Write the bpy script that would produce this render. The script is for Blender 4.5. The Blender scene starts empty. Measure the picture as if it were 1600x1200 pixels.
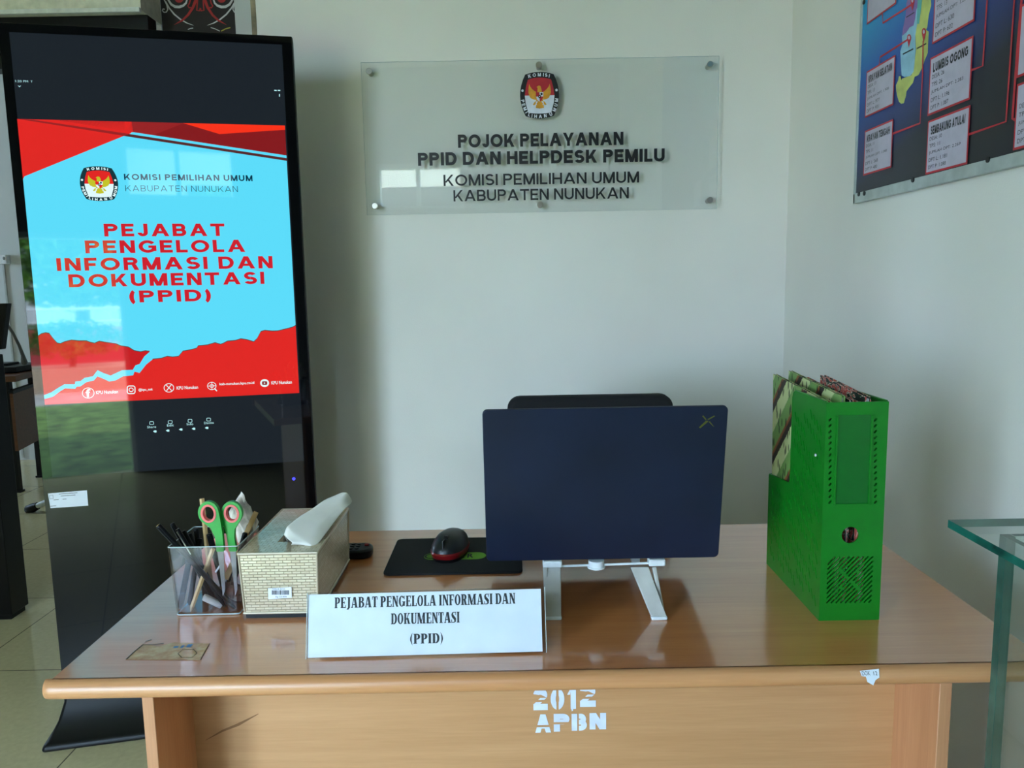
import bpy, bmesh, math, random
from mathutils import Vector, Matrix
sc = bpy.context.scene
COL = sc.collection
R = math.radians
rnd = random.Random(7)

# ------------------------------------------------------------------ camera
FPX, PITCH, ROLL, EYE = 1212.0, R(7.45), R(1.03), Vector((0, 0, 1.23))
FW = Vector((0, math.cos(PITCH), -math.sin(PITCH)))
_up0 = Vector((0, math.sin(PITCH), math.cos(PITCH)))
_rt0 = Vector((1, 0, 0))
RT = math.cos(ROLL) * _rt0 - math.sin(ROLL) * _up0
UP = math.sin(ROLL) * _rt0 + math.cos(ROLL) * _up0
cam_d = bpy.data.cameras.new('camera')
cam_d.sensor_width = 36
cam_d.lens = FPX / 1600 * 36
cam_d.clip_start = 0.05
cam = bpy.data.objects.new('camera', cam_d)
COL.objects.link(cam)
m = Matrix((RT, UP, -FW)).transposed().to_4x4()
m.translation = EYE
cam.matrix_world = m
sc.camera = cam

def ray(px, py): return FW + RT * ((px - 800) / FPX) - UP * ((py - 600) / FPX)
def at_z(px, py, z):
    d = ray(px, py); return EYE + d * ((z - EYE.z) / d.z)
def at_y(px, py, y):
    d = ray(px, py); return EYE + d * (y / d.y)
def at_x(px, py, x):
    d = ray(px, py); return EYE + d * (x / d.x)
def at_pl(px, py, p, n):
    d = ray(px, py); return EYE + d * ((p - EYE).dot(n) / d.dot(n))

# ------------------------------------------------------------------ light
sc.view_settings.view_transform = 'Standard'
sc.view_settings.look = 'None'
sc.view_settings.gamma = 1
sc.view_settings.use_curve_mapping = False
sc.view_settings.exposure = 0.0
world = bpy.data.worlds.new('sky'); sc.world = world; world.use_nodes = True
wn = world.node_tree.nodes; wl = world.node_tree.links
bg = wn['Background']
sky = wn.new('ShaderNodeTexSky'); sky.sky_type = 'HOSEK_WILKIE'
sky.sun_direction = Vector((0.25, 0.25, 0.935)).normalized(); sky.turbidity = 6; sky.ground_albedo = 0.4
hs = wn.new('ShaderNodeMixRGB'); hs.inputs['Fac'].default_value = 0.7
hs.inputs['Color2'].default_value = (0.54, 0.77, 1.0, 1)
wl.new(sky.outputs['Color'], hs.inputs['Color1']); wl.new(hs.outputs['Color'], bg.inputs['Color'])
bg.inputs['Strength'].default_value = 42.0
sun_d = bpy.data.lights.new('sun', 'SUN'); sun_d.energy = 30; sun_d.angle = R(1.5); sun_d.color = (1, .96, .88)
sun = bpy.data.objects.new('sun', sun_d); COL.objects.link(sun)
sun.rotation_euler = Vector((0.25, 0.25, 0.935)).to_track_quat('Z', 'Y').to_euler()

def portal(name, x0, x1, z0, z1, y):
    d = bpy.data.lights.new(name, 'AREA'); d.shape = 'RECTANGLE'; d.size = x1 - x0; d.size_y = z1 - z0
    d.cycles.is_portal = True
    o = bpy.data.objects.new(name, d); COL.objects.link(o)
    o.location = ((x0 + x1) / 2, y, (z0 + z1) / 2); o.rotation_euler = (R(90), 0, 0)
FRONT = -1.35            # inner face of the front wall behind the camera
CL0, CL1, CLZ0, CLZ1 = -1.05, -.35, 1.82, 2.18
SL0, SL1, SLZ = -1.80, -1.1, 1.6
DOOR_X0, DOOR_X1, DOOR_Z = -2.62, -1.84, 2.45
portal('doorway_portal', DOOR_X0, DOOR_X1, 0.0, DOOR_Z, FRONT)
portal('side_light_portal', SL0, SL1, 0.0, SLZ, FRONT)
portal('clerestory_portal', CL0, CL1, CLZ0, CLZ1, FRONT)
hp_d = bpy.data.lights.new('added_window_portal', 'AREA'); hp_d.shape = 'RECTANGLE'; hp_d.size = 1.0; hp_d.size_y = .7; hp_d.cycles.is_portal = True  # sampling portal of the window added to brighten the hall
hp = bpy.data.objects.new('added_window_portal', hp_d); COL.objects.link(hp); hp.location = (-6.0, 4.65, 1.7); hp.rotation_euler = (0, R(-90), 0)

# ------------------------------------------------------------------ materials
def lin(c):
    return tuple(((v / 255) / 12.92 if v <= 10 else (((v / 255) + .055) / 1.055) ** 2.4) for v in c)
def nodes(name):
    mt = bpy.data.materials.new(name); mt.use_nodes = True
    return mt, mt.node_tree.nodes, mt.node_tree.links, mt.node_tree.nodes['Principled BSDF']
def coords(N, L, kind='Object', scale=(1, 1, 1), rot=(0, 0, 0)):
    t = N.new('ShaderNodeTexCoord'); mp = N.new('ShaderNodeMapping')
    mp.inputs['Scale'].default_value = scale; mp.inputs['Rotation'].default_value = rot
    L.new(t.outputs[kind], mp.inputs['Vector']); return mp.outputs['Vector']
def ramp(N, stops, interp='LINEAR'):
    r = N.new('ShaderNodeValToRGB'); e = r.color_ramp.elements; r.color_ramp.interpolation = interp
    while len(e) < len(stops): e.new(0.5)
    for k, (p, c) in enumerate(stops): e[k].position = p; e[k].color = (*lin(c), 1)
    return r
def bump(N, L, src, dist, strength, P):
    b = N.new('ShaderNodeBump'); b.inputs['Distance'].default_value = dist; b.inputs['Strength'].default_value = strength
    L.new(src, b.inputs['Height']); L.new(b.outputs['Normal'], P.inputs['Normal'])
def plain(name, rgb, rough=.5, metal=0, var=.06, scale=30, spec=.5, coat=0, bmp=0, ior=1.5):
    """A colour with slight mottling."""
    mt, N, L, P = nodes(name)
    v = coords(N, L)
    nz = N.new('ShaderNodeTexNoise'); nz.inputs['Scale'].default_value = scale; nz.inputs['Detail'].default_value = 4
    L.new(v, nz.inputs['Vector'])
    lo = tuple(max(0, c * (1 - var)) for c in rgb); hi = tuple(min(255, c * (1 + var)) for c in rgb)
    r = ramp(N, [(.3, lo), (.7, hi)]); L.new(nz.outputs['Fac'], r.inputs['Fac'])
    L.new(r.outputs['Color'], P.inputs['Base Color'])
    P.inputs['Roughness'].default_value = rough; P.inputs['Metallic'].default_value = metal
    P.inputs['Specular IOR Level'].default_value = spec; P.inputs['Coat Weight'].default_value = coat
    P.inputs['IOR'].default_value = ior
    if bmp: bump(N, L, nz.outputs['Fac'], bmp, .5, P)
    return mt
def glow(name, rgb, k=1.0, rough=.03, base=(6, 6, 7)):
    """A lit screen pixel colour under glossy glass."""
    mt, N, L, P = nodes(name)
    P.inputs['Base Color'].default_value = (*lin(base), 1); P.inputs['Roughness'].default_value = rough
    P.inputs['Specular IOR Level'].default_value = .36
    P.inputs['Emission Color'].default_value = (*lin(rgb), 1); P.inputs['Emission Strength'].default_value = k
    return mt
def clear(name, tint, refl_ior=1.45, rough=.02):
    """Clear sheet: transmits straight through with fresnel reflection."""
    mt, N, L, P = nodes(name)
    N.remove(P)
    tr = N.new('ShaderNodeBsdfTransparent'); tr.inputs['Color'].default_value = (*tint, 1)
    gl = N.new('ShaderNodeBsdfGlossy'); gl.inputs['Roughness'].default_value = rough
    fr = N.new('ShaderNodeFresnel')
    ge = N.new('ShaderNodeNewGeometry'); mr = N.new('ShaderNodeMapRange')     # the same reflectance on both sides of the sheet
    mr.inputs['To Min'].default_value = refl_ior; mr.inputs['To Max'].default_value = 1 / refl_ior
    L.new(ge.outputs['Backfacing'], mr.inputs['Value']); L.new(mr.outputs['Result'], fr.inputs['IOR'])
    mx = N.new('ShaderNodeMixShader')
    L.new(fr.outputs[0], mx.inputs[0]); L.new(tr.outputs[0], mx.inputs[1]); L.new(gl.outputs[0], mx.inputs[2])
    L.new(mx.outputs[0], N['Material Output'].inputs['Surface'])
    return mt
def wood(name, a, b, axis='X', rough=.3, spec=.6, scale=1.0, ior=1.5, coat=0.0):
    mt, N, L, P = nodes(name)
    s = {'X': (1.2, 26, 26), 'Z': (26, 26, 1.2), 'Y': (26, 1.2, 26)}[axis]
    v = coords(N, L, scale=tuple(k * scale for k in s))
    nz = N.new('ShaderNodeTexNoise'); nz.inputs['Scale'].default_value = 2.2; nz.inputs['Detail'].default_value = 6
    nz.inputs['Distortion'].default_value = .6; L.new(v, nz.inputs['Vector'])
    v2 = coords(N, L, scale=tuple(k * scale * 7 for k in s))
    n2 = N.new('ShaderNodeTexNoise'); n2.inputs['Scale'].default_value = 2; L.new(v2, n2.inputs['Vector'])
    mx = N.new('ShaderNodeMixRGB'); mx.inputs['Fac'].default_value = .35
    L.new(nz.outputs['Fac'], mx.inputs['Color1']); L.new(n2.outputs['Fac'], mx.inputs['Color2'])
    r = ramp(N, [(.3, a), (.5, tuple((p + q) / 2 for p, q in zip(a, b))), (.7, b)])
    L.new(mx.outputs['Color'], r.inputs['Fac']); L.new(r.outputs['Color'], P.inputs['Base Color'])
    P.inputs['Roughness'].default_value = rough; P.inputs['Specular IOR Level'].default_value = spec
    P.inputs['IOR'].default_value = ior
    P.inputs['Coat Weight'].default_value = coat; P.inputs['Coat Roughness'].default_value = .12; P.inputs['Coat IOR'].default_value = 2.0
    return mt
M = {}
def wall_paint(name, rgb):
    mt, N, L, P = nodes(name)
    v = coords(N, L, 'Object')
    n1 = N.new('ShaderNodeTexNoise'); n1.inputs['Scale'].default_value = 1.8; n1.inputs['Detail'].default_value = 5
    L.new(v, n1.inputs['Vector'])
    r = ramp(N, [(.3, tuple(c * .975 for c in rgb)), (.7, tuple(min(255, c * 1.015) for c in rgb))])
    L.new(n1.outputs['Fac'], r.inputs['Fac']); L.new(r.outputs['Color'], P.inputs['Base Color'])
    n2 = N.new('ShaderNodeTexNoise'); n2.inputs['Scale'].default_value = 260; L.new(v, n2.inputs['Vector'])
    bump(N, L, n2.outputs['Fac'], .0008, .4, P)
    P.inputs['Roughness'].default_value = .62; P.inputs['Specular IOR Level'].default_value = .35
    return mt
M['wall'] = wall_paint('white_wall_paint', (232, 229, 220))
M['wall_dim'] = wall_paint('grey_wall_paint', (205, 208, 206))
M['ceiling'] = plain('ceiling_paint', (204, 195, 176), .8)
def floor_mat():
    mt, N, L, P = nodes('beige_tile')
    v = coords(N, L, scale=(1, 1, 1), rot=(0, 0, 0))
    b = N.new('ShaderNodeTexBrick'); b.offset = 0; b.inputs['Scale'].default_value = 1
    b.inputs['Brick Width'].default_value = .6; b.inputs['Row Height'].default_value = .6
    b.inputs['Mortar Size'].default_value = .0022; b.inputs['Mortar Smooth'].default_value = .1
    b.inputs['Color1'].default_value = (*lin((222, 208, 164)), 1); b.inputs['Color2'].default_value = (*lin((216, 202, 158)), 1)
    b.inputs['Mortar'].default_value = (*lin((120, 112, 92)), 1)
    L.new(v, b.inputs['Vector'])
    nz = N.new('ShaderNodeTexNoise'); nz.inputs['Scale'].default_value = 60; nz.inputs['Detail'].default_value = 5; L.new(v, nz.inputs['Vector'])
    mx = N.new('ShaderNodeMixRGB'); mx.blend_type = 'MULTIPLY'; mx.inputs['Fac'].default_value = .25
    r = ramp(N, [(.3, (200, 195, 185)), (.7, (255, 255, 255))]); L.new(nz.outputs['Fac'], r.inputs['Fac'])
    L.new(b.outputs['Color'], mx.inputs['Color1']); L.new(r.outputs['Color'], mx.inputs['Color2'])
    L.new(mx.outputs['Color'], P.inputs['Base Color'])
    P.inputs['Roughness'].default_value = .16
    return mt
M['floor'] = floor_mat()
M['wood'] = wood('desk_laminate', (204, 122, 66), (222, 146, 88), rough=.3, coat=1.0)
M['wood_front'] = wood('desk_panel_laminate', (186, 136, 90), (202, 152, 106), rough=.42)
M['wood_side'] = wood('desk_side_laminate', (186, 126, 86), (206, 148, 106), axis='Z', rough=.4)
M['wood_edge'] = wood('desk_edge_band', (194, 132, 84), (210, 152, 104), rough=.36)
M['wood_dark'] = wood('dark_brown_wood', (84, 46, 20), (116, 68, 32), rough=.4)
M['black'] = plain('black_plastic', (11, 11, 12), .42, spec=.35)
M['pen_black'] = plain('black_pen_plastic', (7, 7, 8), .45, spec=.2)
M['black_soft'] = plain('black_cloth', (17, 17, 19), .9, bmp=.0004, scale=400)
M['black_gloss'] = plain('black_glass_front', (5, 6, 8), .03, var=.02, spec=.36)
M['black_metal'] = plain('black_powder_coat', (11, 11, 13), .4, spec=.3)
M['steel'] = plain('brushed_steel', (190, 186, 176), .28, metal=1)
M['dark_steel'] = plain('dull_steel_blade', (120, 116, 116), .35, metal=1)
M['white_plastic'] = plain('white_plastic', (226, 230, 232), .4)
M['acrylic'] = clear('clear_acrylic', (.965, .975, .975), 1.5)
M['acrylic_edge'] = plain('acrylic_edge', (190, 204, 204), .25)
M['cup'] = clear('clear_cup_plastic', (.93, .925, .95), 1.45, .04)
M['glass'] = clear('greenish_glass', (.90, .935, .915), 1.5)
M['glass_edge'] = plain('green_glass_edge', (22, 88, 76), .12, var=.35, scale=25)
M['glass_corner'] = plain('grey_green_glass_corner', (48, 88, 78), .15, var=.15, scale=25)
M['ink'] = plain('black_lettering', (18, 18, 20), .45)
M['ink_soft'] = plain('dark_grey_print', (58, 62, 68), .7)
M['paper'] = plain('white_paper', (236, 241, 252), .75, var=.02)
M['stencil'] = plain('white_stencil_paint', (214, 222, 238), .6)
M['red'] = plain('emblem_red', (186, 34, 46), .45)
M['white'] = plain('emblem_white', (224, 226, 236), .45)
M['gold'] = plain('emblem_gold', (214, 150, 40), .45, var=.12)
M['green'] = plain('green_file_plastic', (5, 118, 22), .36, var=.03)
M['green_dark'] = plain('green_label_plastic', (10, 100, 30), .3, var=.03)
M['navy'] = plain('navy_laptop_lid', (22, 32, 56), .38, metal=.2, var=.10, scale=9)
M['screen_off'] = plain('dark_laptop_screen', (8, 8, 10), .1)
M['scissor_green'] = plain('green_scissor_handle', (14, 150, 44), .35)
M['scissor_pink'] = plain('pink_handle_liner', (232, 108, 104), .45)
M['pencil'] = plain('pale_pencil_wood', (214, 178, 120), .5)
M['tan'] = plain('tan_wooden_stick', (196, 156, 100), .6)
M['brown'] = plain('dark_brown_paper', (70, 42, 30), .8, var=.4, scale=60)
M['mouse_red'] = plain('red_mouse_rim', (120, 16, 20), .3)
M['mouse_black'] = plain('black_mouse_shell', (20, 22, 25), .38)
M['pad_green'] = plain('green_pad_print', (96, 150, 24), .8)
M['tissue'] = plain('white_tissue', (236, 232, 222), .9, var=.02)
M['gold_logo'] = plain('dull_gold_logo', (120, 122, 50), .35, metal=.6)

# ------------------------------------------------------------------ mesh helpers
WM = {}
class Fr:
    """A flat frame: origin, two unit axes and a normal."""
    def __init__(s, o, ex, ey, ez=None):
        s.o, s.ex, s.ey = Vector(o), Vector(ex), Vector(ey); s.ez = Vector(ez) if ez is not None else s.ex.cross(s.ey)
    def p(s, u, v, w=0): return s.o + s.ex * u + s.ey * v + s.ez * w
    def uv(s, P): d = Vector(P) - s.o; return d.dot(s.ex), d.dot(s.ey)
TXT = {}
def text_geo(body, bold):
    key = (body, bold)
    if key not in TXT:
        c = bpy.data.curves.new('t', 'FONT'); c.body = body; c.size = 1; c.offset = bold; c.resolution_u = 3
        o = bpy.data.objects.new('t', c); COL.objects.link(o)
        dg = bpy.context.evaluated_depsgraph_get(); dg.update()
        me = bpy.data.meshes.new_from_object(o.evaluated_get(dg))
        vs = [(v.co.x, v.co.y) for v in me.vertices]; fs = [tuple(p.vertices) for p in me.polygons]
        bpy.data.objects.remove(o); bpy.data.curves.remove(c); bpy.data.meshes.remove(me)
        xs = [v[0] for v in vs]; ys = [v[1] for v in vs]
        TXT[key] = (vs, fs, min(xs), max(xs), min(ys), max(ys))
    return TXT[key]
def plate_geo(outline, holes, t):
    c = bpy.data.curves.new('p', 'CURVE'); c.dimensions = '2D'; c.fill_mode = 'BOTH'; c.extrude = t / 2
    for pts in [outline] + list(holes):
        s = c.splines.new('POLY'); s.points.add(len(pts) - 1); s.use_cyclic_u = True
        for q, (x, y) in zip(s.points, pts): q.co = (x, y, 0, 1)
    o = bpy.data.objects.new('p', c); COL.objects.link(o)
    dg = bpy.context.evaluated_depsgraph_get(); dg.update()
    me = bpy.data.meshes.new_from_object(o.evaluated_get(dg))
    vs = [tuple(v.co) for v in me.vertices]; fs = [tuple(p.vertices) for p in me.polygons]
    bpy.data.objects.remove(o); bpy.data.curves.remove(c); bpy.data.meshes.remove(me)
    return vs, fs
def rrect(w, h, r, n=6, cx=0, cy=0):
    pts = []
    for (sx, sy, a0) in ((1, 1, 0), (-1, 1, 90), (-1, -1, 180), (1, -1, 270)):
        for k in range(n + 1):
            a = R(a0 + 90 * k / n); pts.append((cx + sx * (w / 2 - r) + r * math.cos(a), cy + sy * (h / 2 - r) + r * math.sin(a)))
    return pts
def ell(cx, cy, a, b, n=28, t0=0, t1=360):
    full = abs(t1 - t0) >= 360
    return [(cx + a * math.cos(R(t0 + (t1 - t0) * k / (n if full else n - 1))), cy + b * math.sin(R(t0 + (t1 - t0) * k / (n if full else n - 1)))) for k in range(n)]

class MB:
    def __init__(s): s.v, s.f, s.m = [], [], []
    def add(s, vs, fs, mat=0):
        b = len(s.v); s.v += [Vector(p) for p in vs]
        for f in fs: s.f.append(tuple(b + i for i in f)); s.m.append(mat)
        return s
    def box(s, a, b, mat=0, mats=None):
        x0, y0, z0 = a; x1, y1, z1 = b
        vs = [(x0, y0, z0), (x1, y0, z0), (x1, y1, z0), (x0, y1, z0), (x0, y0, z1), (x1, y0, z1), (x1, y1, z1), (x0, y1, z1)]
        fs = [(0, 3, 2, 1), (4, 5, 6, 7), (0, 1, 5, 4), (1, 2, 6, 5), (2, 3, 7, 6), (3, 0, 4, 7)]  # -z +z -y +x +y -x
        for k, f in enumerate(fs): s.add(vs if k == 0 else [], [], 0) if k == 0 else None
        base = len(s.v) - 8
        for k, f in enumerate(fs): s.f.append(tuple(base + i for i in f)); s.m.append(mats[k] if mats else mat)
        return s
    def fbox(s, fr, u0, u1, v0, v1, w0, w1, mat=0):
        vs = [fr.p(u, v, w) for w in (w0, w1) for (u, v) in ((u0, v0), (u1, v0), (u1, v1), (u0, v1))]
        return s.add(vs, [(0, 3, 2, 1), (4, 5, 6, 7), (0, 1, 5, 4), (1, 2, 6, 5), (2, 3, 7, 6), (3, 0, 4, 7)], mat)
    def poly(s, pts, mat=0): return s.add(pts, [tuple(range(len(pts)))], mat)
    def fpoly(s, fr, pts, w, mat=0, t=0):
        area = sum(a[0] * b[1] - b[0] * a[1] for a, b in zip(pts, pts[1:] + pts[:1]))
        if area < 0: pts = pts[::-1]
        if not t: return s.poly([fr.p(u, v, w) for u, v in pts], mat)
        n = len(pts); vs = [fr.p(u, v, w) for u, v in pts] + [fr.p(u, v, w + t) for u, v in pts]
        return s.add(vs, [tuple(range(n))[::-1], tuple(range(n, 2 * n))] + [(i, (i + 1) % n, n + (i + 1) % n, n + i) for i in range(n)], mat)
    def fribbon(s, fr, pts, width, w, mat=0, closed=False):
        n = len(pts); L_, R_ = [], []
        for i in range(n):
            a = Vector(pts[i - 1] if (i or closed) else pts[i]); b = Vector(pts[(i + 1) % n] if (i < n - 1 or closed) else pts[i])
            d = (b - a); d = d.normalized() if d.length else Vector((1, 0)); nr = Vector((-d.y, d.x)) * (width[i] if isinstance(width, (list, tuple)) else width) / 2
            L_.append(Vector(pts[i]) + nr); R_.append(Vector(pts[i]) - nr)
        vs = [fr.p(q.x, q.y, w) for q in R_] + [fr.p(q.x, q.y, w) for q in L_]
        return s.add(vs, [(i, (i + 1) % n, n + (i + 1) % n, n + i) for i in range(n if closed else n - 1)], mat)
    def ftext(s, fr, body, u0, u1, v0, v1, w, mat=0, bold=0.0, rot=0, slope=0.0):
        """Fit a line of text into the box u0..u1, v0..v1 (v = whole glyph bounds)."""
        vs, fs, a, b, c, d = text_geo(body, bold)
        cu, cv = (u0 + u1) / 2, (v0 + v1) / 2; out = []
        for x, y in vs:
            U = (x - (a + b) / 2) / (b - a) * (u1 - u0); V = (y - (c + d) / 2) / (d - c) * (v1 - v0) + slope * U
            if rot: U, V = U * math.cos(rot) - V * math.sin(rot), U * math.sin(rot) + V * math.cos(rot)
            out.append(fr.p(cu + U, cv + V, w))
        return s.add(out, fs, mat)
    def fplate(s, fr, outline, holes, t, w=0, mat=0):
        vs, fs = plate_geo(outline, holes, t)
        return s.add([fr.p(x, y, w + z) for x, y, z in vs], fs, mat)
    def tube(s, path, rad, n=10, mat=0, caps=True):
        path = [Vector(p) for p in path]; k = len(path); rings = []
        ref = None
        for i in range(k):
            d = (path[min(i + 1, k - 1)] - path[max(i - 1, 0)]).normalized()
            if ref is None: ref = d.orthogonal().normalized()
            ref = (ref - d * ref.dot(d)).normalized(); o = d.cross(ref)
            r = rad[i] if isinstance(rad, (list, tuple)) else rad
            rings.append([path[i] + (ref * math.cos(2 * math.pi * j / n) + o * math.sin(2 * math.pi * j / n)) * r for j in range(n)])
        vs = [p for rg in rings for p in rg]
        fs = [(i * n + j, i * n + (j + 1) % n, (i + 1) * n + (j + 1) % n, (i + 1) * n + j) for i in range(k - 1) for j in range(n)]
        if caps: fs += [tuple(range(n))[::-1], tuple(range((k - 1) * n, k * n))]
        return s.add(vs, fs, mat)
    def loft(s, loops, mat=0, caps=True):
        n = len(loops[0]); vs = [p for l in loops for p in l]
        fs = [(i * n + j, i * n + (j + 1) % n, (i + 1) * n + (j + 1) % n, (i + 1) * n + j) for i in range(len(loops) - 1) for j in range(n)]
        if caps: fs += [tuple(range(n))[::-1], tuple(range((len(loops) - 1) * n, len(loops) * n))]
        return s.add(vs, fs, mat)
    def grid(s, rows, mat=0):
        n = len(rows[0]); vs = [p for r in rows for p in r]
        return s.add(vs, [(i * n + j, i * n + j + 1, (i + 1) * n + j + 1, (i + 1) * n + j) for i in range(len(rows) - 1) for j in range(n - 1)], mat)
    def xf(s, mat4):
        s.v = [mat4 @ p for p in s.v]; return s
    def build(s, name, mats, parent=None, smooth=False, bevel=0, sub=0, solid=0, boxuv=False, seg=2, fix=True, local=False, label=None):
        inv = WM[parent].inverted() if parent is not None and not local else Matrix()
        me = bpy.data.meshes.new(name)
        me.from_pydata([inv @ p for p in s.v], [], s.f)
        mats = mats if isinstance(mats, (list, tuple)) else [mats]
        for q in mats: me.materials.append(M[q] if isinstance(q, str) else q)
        me.polygons.foreach_set('material_index', s.m)
        if fix:
            bm = bmesh.new(); bm.from_mesh(me); bmesh.ops.recalc_face_normals(bm, faces=bm.faces); bm.to_mesh(me); bm.free()
        if boxuv:
            uvl = me.uv_layers.new(name='UVMap')
            for p in me.polygons:
                nrm = [abs(c) for c in p.normal]; ax = nrm.index(max(nrm))
                for li in p.loop_indices:
                    co = me.vertices[me.loops[li].vertex_index].co
                    uvl.data[li].uv = ((co.y, co.z), (co.x, co.z), (co.x, co.y))[ax]
        if smooth:
            me.polygons.foreach_set('use_smooth', [True] * len(me.polygons)); me.set_sharp_from_angle(angle=R(40))
        me.update()
        o = bpy.data.objects.new(name, me); COL.objects.link(o)
        if parent is not None: o.parent = parent; WM[o] = WM[parent]
        else: WM[o] = Matrix()
        if solid:
            md = o.modifiers.new('solid', 'SOLIDIFY'); md.thickness = solid; md.offset = 0
        if bevel:
            md = o.modifiers.new('bevel', 'BEVEL'); md.width = bevel; md.segments = seg; md.limit_method = 'ANGLE'; md.angle_limit = R(35)
            if not smooth:
                me.polygons.foreach_set('use_smooth', [True] * len(me.polygons)); me.set_sharp_from_angle(angle=R(40))
        if sub:
            md = o.modifiers.new('sub', 'SUBSURF'); md.levels = md.render_levels = sub
        if label: o['label'] = label
        return o
def thing(name, label, cat, loc=(0, 0, 0), rz=0, group=None):
    o = bpy.data.objects.new(name, None); COL.objects.link(o); o.empty_display_size = .05
    o.location = loc; o.rotation_euler = (0, 0, rz)
    WM[o] = Matrix.Translation(Vector(loc)) @ Matrix.Rotation(rz, 4, 'Z')
    return tag(o, label, cat, group)
def tag(o, label, cat, group=None):
    o['label'] = label; o['category'] = cat
    if group: o['group'] = group
    return o
def struct(o):
    o['kind'] = 'structure'; return o
BACK = (1, 0, 0), (0, 0, 1)     # frame axes of a surface that faces the camera


def sans(ch, t):
    """Plain upper-case glyph of unit height with stroke t; returns (width, polygons)."""
    o = []; tw = t * 1.1
    def V(x, a=0, b=1): o.append([(x, a), (x + t, a), (x + t, b), (x, b)])
    def Hh(x0, x1, y, k=1): o.append([(x0, y), (x1, y), (x1, y + t * k), (x0, y + t * k)])
    def leg(xb, xt, a=0, b=1): o.append([(xb, a), (xb + tw, a), (xt + tw, b), (xt, b)])
    def band(x0, x1, y0, y1, a0=0, a1=360):
        n = 24; cx, cy, A, B = (x0 + x1) / 2, (y0 + y1) / 2, (x1 - x0) / 2, (y1 - y0) / 2
        f = lambda a, r: (cx + (A - r) * math.cos(R(a)), cy + (B - r) * math.sin(R(a)))
        for k in range(n):
            p, q = a0 + (a1 - a0) * k / n, a0 + (a1 - a0) * (k + 1) / n
            o.append([f(p, 0), f(q, 0), f(q, t), f(p, t)])
    if ch == ' ': return .22, o
    w = dict(A=.98, B=.76, D=.84, E=.68, F=.64, G=.94, H=.80, I=t, J=.56, K=.84, L=.62, M=.96, N=.80, O=1.0, P=.74, R=.80, S=.74, T=.80, U=.80, V=.92, Y=.90, **{'0': .76, '1': .48, '2': .74}).get(ch, .3)
    if ch in 'BDEFHKLMNPR': V(0)
    if ch == 'A': leg(0, w / 2 - tw / 2); leg(w - tw, w / 2 - tw / 2); Hh(.24, .74, .22, .85)
    elif ch == 'B':
        for y in (0, .5 - t / 2, 1 - t): Hh(t * .5, .46, y)
        band(.16, .76, 0, .5 + t / 2, -90, 90); band(.20, .72, .5 - t / 2, 1, -90, 90)
    elif ch == 'D': Hh(t * .5, .4, 0); Hh(t * .5, .4, 1 - t); band(-.04, .84, 0, 1, -90, 90)
    elif ch == 'E': Hh(0, .68, 0); Hh(0, .68, 1 - t); Hh(0, .62, .5 - t / 2)
    elif ch == 'F': Hh(0, .64, 1 - t); Hh(0, .58, .47 - t / 2)
    elif ch == 'G': band(0, .96, 0, 1, 38, 335); Hh(.52, .94, .38, .9); V(.94 - t, .14, .46)
    elif ch == 'H': V(w - t); Hh(0, w, .5 - t / 2)
    elif ch == 'I': V(0)
    elif ch == 'J': V(w - t, .28, 1); band(0, w, 0, .58, 180, 362)
    elif ch == 'K': leg(t * .4, w - tw * 1.15, .30, 1); leg(w - tw, .26, 0, .60)
    elif ch == 'L': Hh(0, .62, 0)
    elif ch == 'M': V(w - t); leg(w / 2 - tw / 2, 0); leg(w / 2 - tw / 2, w - tw)
    elif ch == 'N': V(w - t); leg(w - tw, 0)
    elif ch == 'O': band(0, w, 0, 1)
    elif ch in 'PR':
        Hh(t * .5, .42, 1 - t); Hh(t * .5, .42, .40); band(.10, .74, .40, 1, -90, 90)
        if ch == 'R': leg(w - tw, .40, 0, .45)
    elif ch == 'S': band(.02, .71, .5 - t / 2, 1, 25, 270); band(0, .74, 0, .5 + t / 2, -155, 90)
    elif ch == 'T': Hh(0, w, 1 - t); V(w / 2 - t / 2)
    elif ch == 'U': V(0, .36, 1); V(w - t, .36, 1); band(0, w, 0, .74, 180, 360)
    elif ch == 'V': leg(w / 2 - tw / 2, 0); leg(w / 2 - tw / 2, w - tw)
    elif ch == 'Y': V(w / 2 - t / 2, 0, .42); leg(w / 2 - tw / 2, 0, .36, 1); leg(w / 2 - tw / 2, w - tw, .36, 1)
    elif ch == '0': band(0, w, 0, 1)
    elif ch == '1': V(w - t); o.append([(0, .66), (.16, .66), (w - t, .80), (w - t, 1), (w - t * .9, 1)])
    elif ch == '2': band(0, .72, .40, 1, -25, 172); leg(0, .72 - tw * 1.15, t * .9, .56); Hh(0, .74, 0)
    elif ch == '(': band(0, .7, -.22, 1.12, 118, 242)
    elif ch == ')': band(-.40, .30, -.22, 1.12, -62, 62)
    return w, o
def sans_line(mb, fr, body, u0, u1, v0, v1, w, mat=0, t=.2, gap=.16, rot=0, flat=False):
    """Line of capitals fitted to the box; v0..v1 is the cap height."""
    x = 0; polys = []
    for ch in body:
        wd, pg = sans(ch, t)
        polys += [[(x + a, b) for a, b in p] for p in pg]; x += wd + gap
    x -= gap; k = (u1 - u0) / x; cu, cv = (u0 + u1) / 2, (v0 + v1) / 2
    for i, p in enumerate(polys):
        q = [(u0 + a * k - cu, v0 + b * (v1 - v0) - cv) for a, b in p]
        if rot: q = [(a * math.cos(rot) - b * math.sin(rot), a * math.sin(rot) + b * math.cos(rot)) for a, b in q]
        mb.fpoly(fr, [(cu + a, cv + b) for a, b in q], w + (i % 4) * .00002, mat)
    return mb

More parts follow.
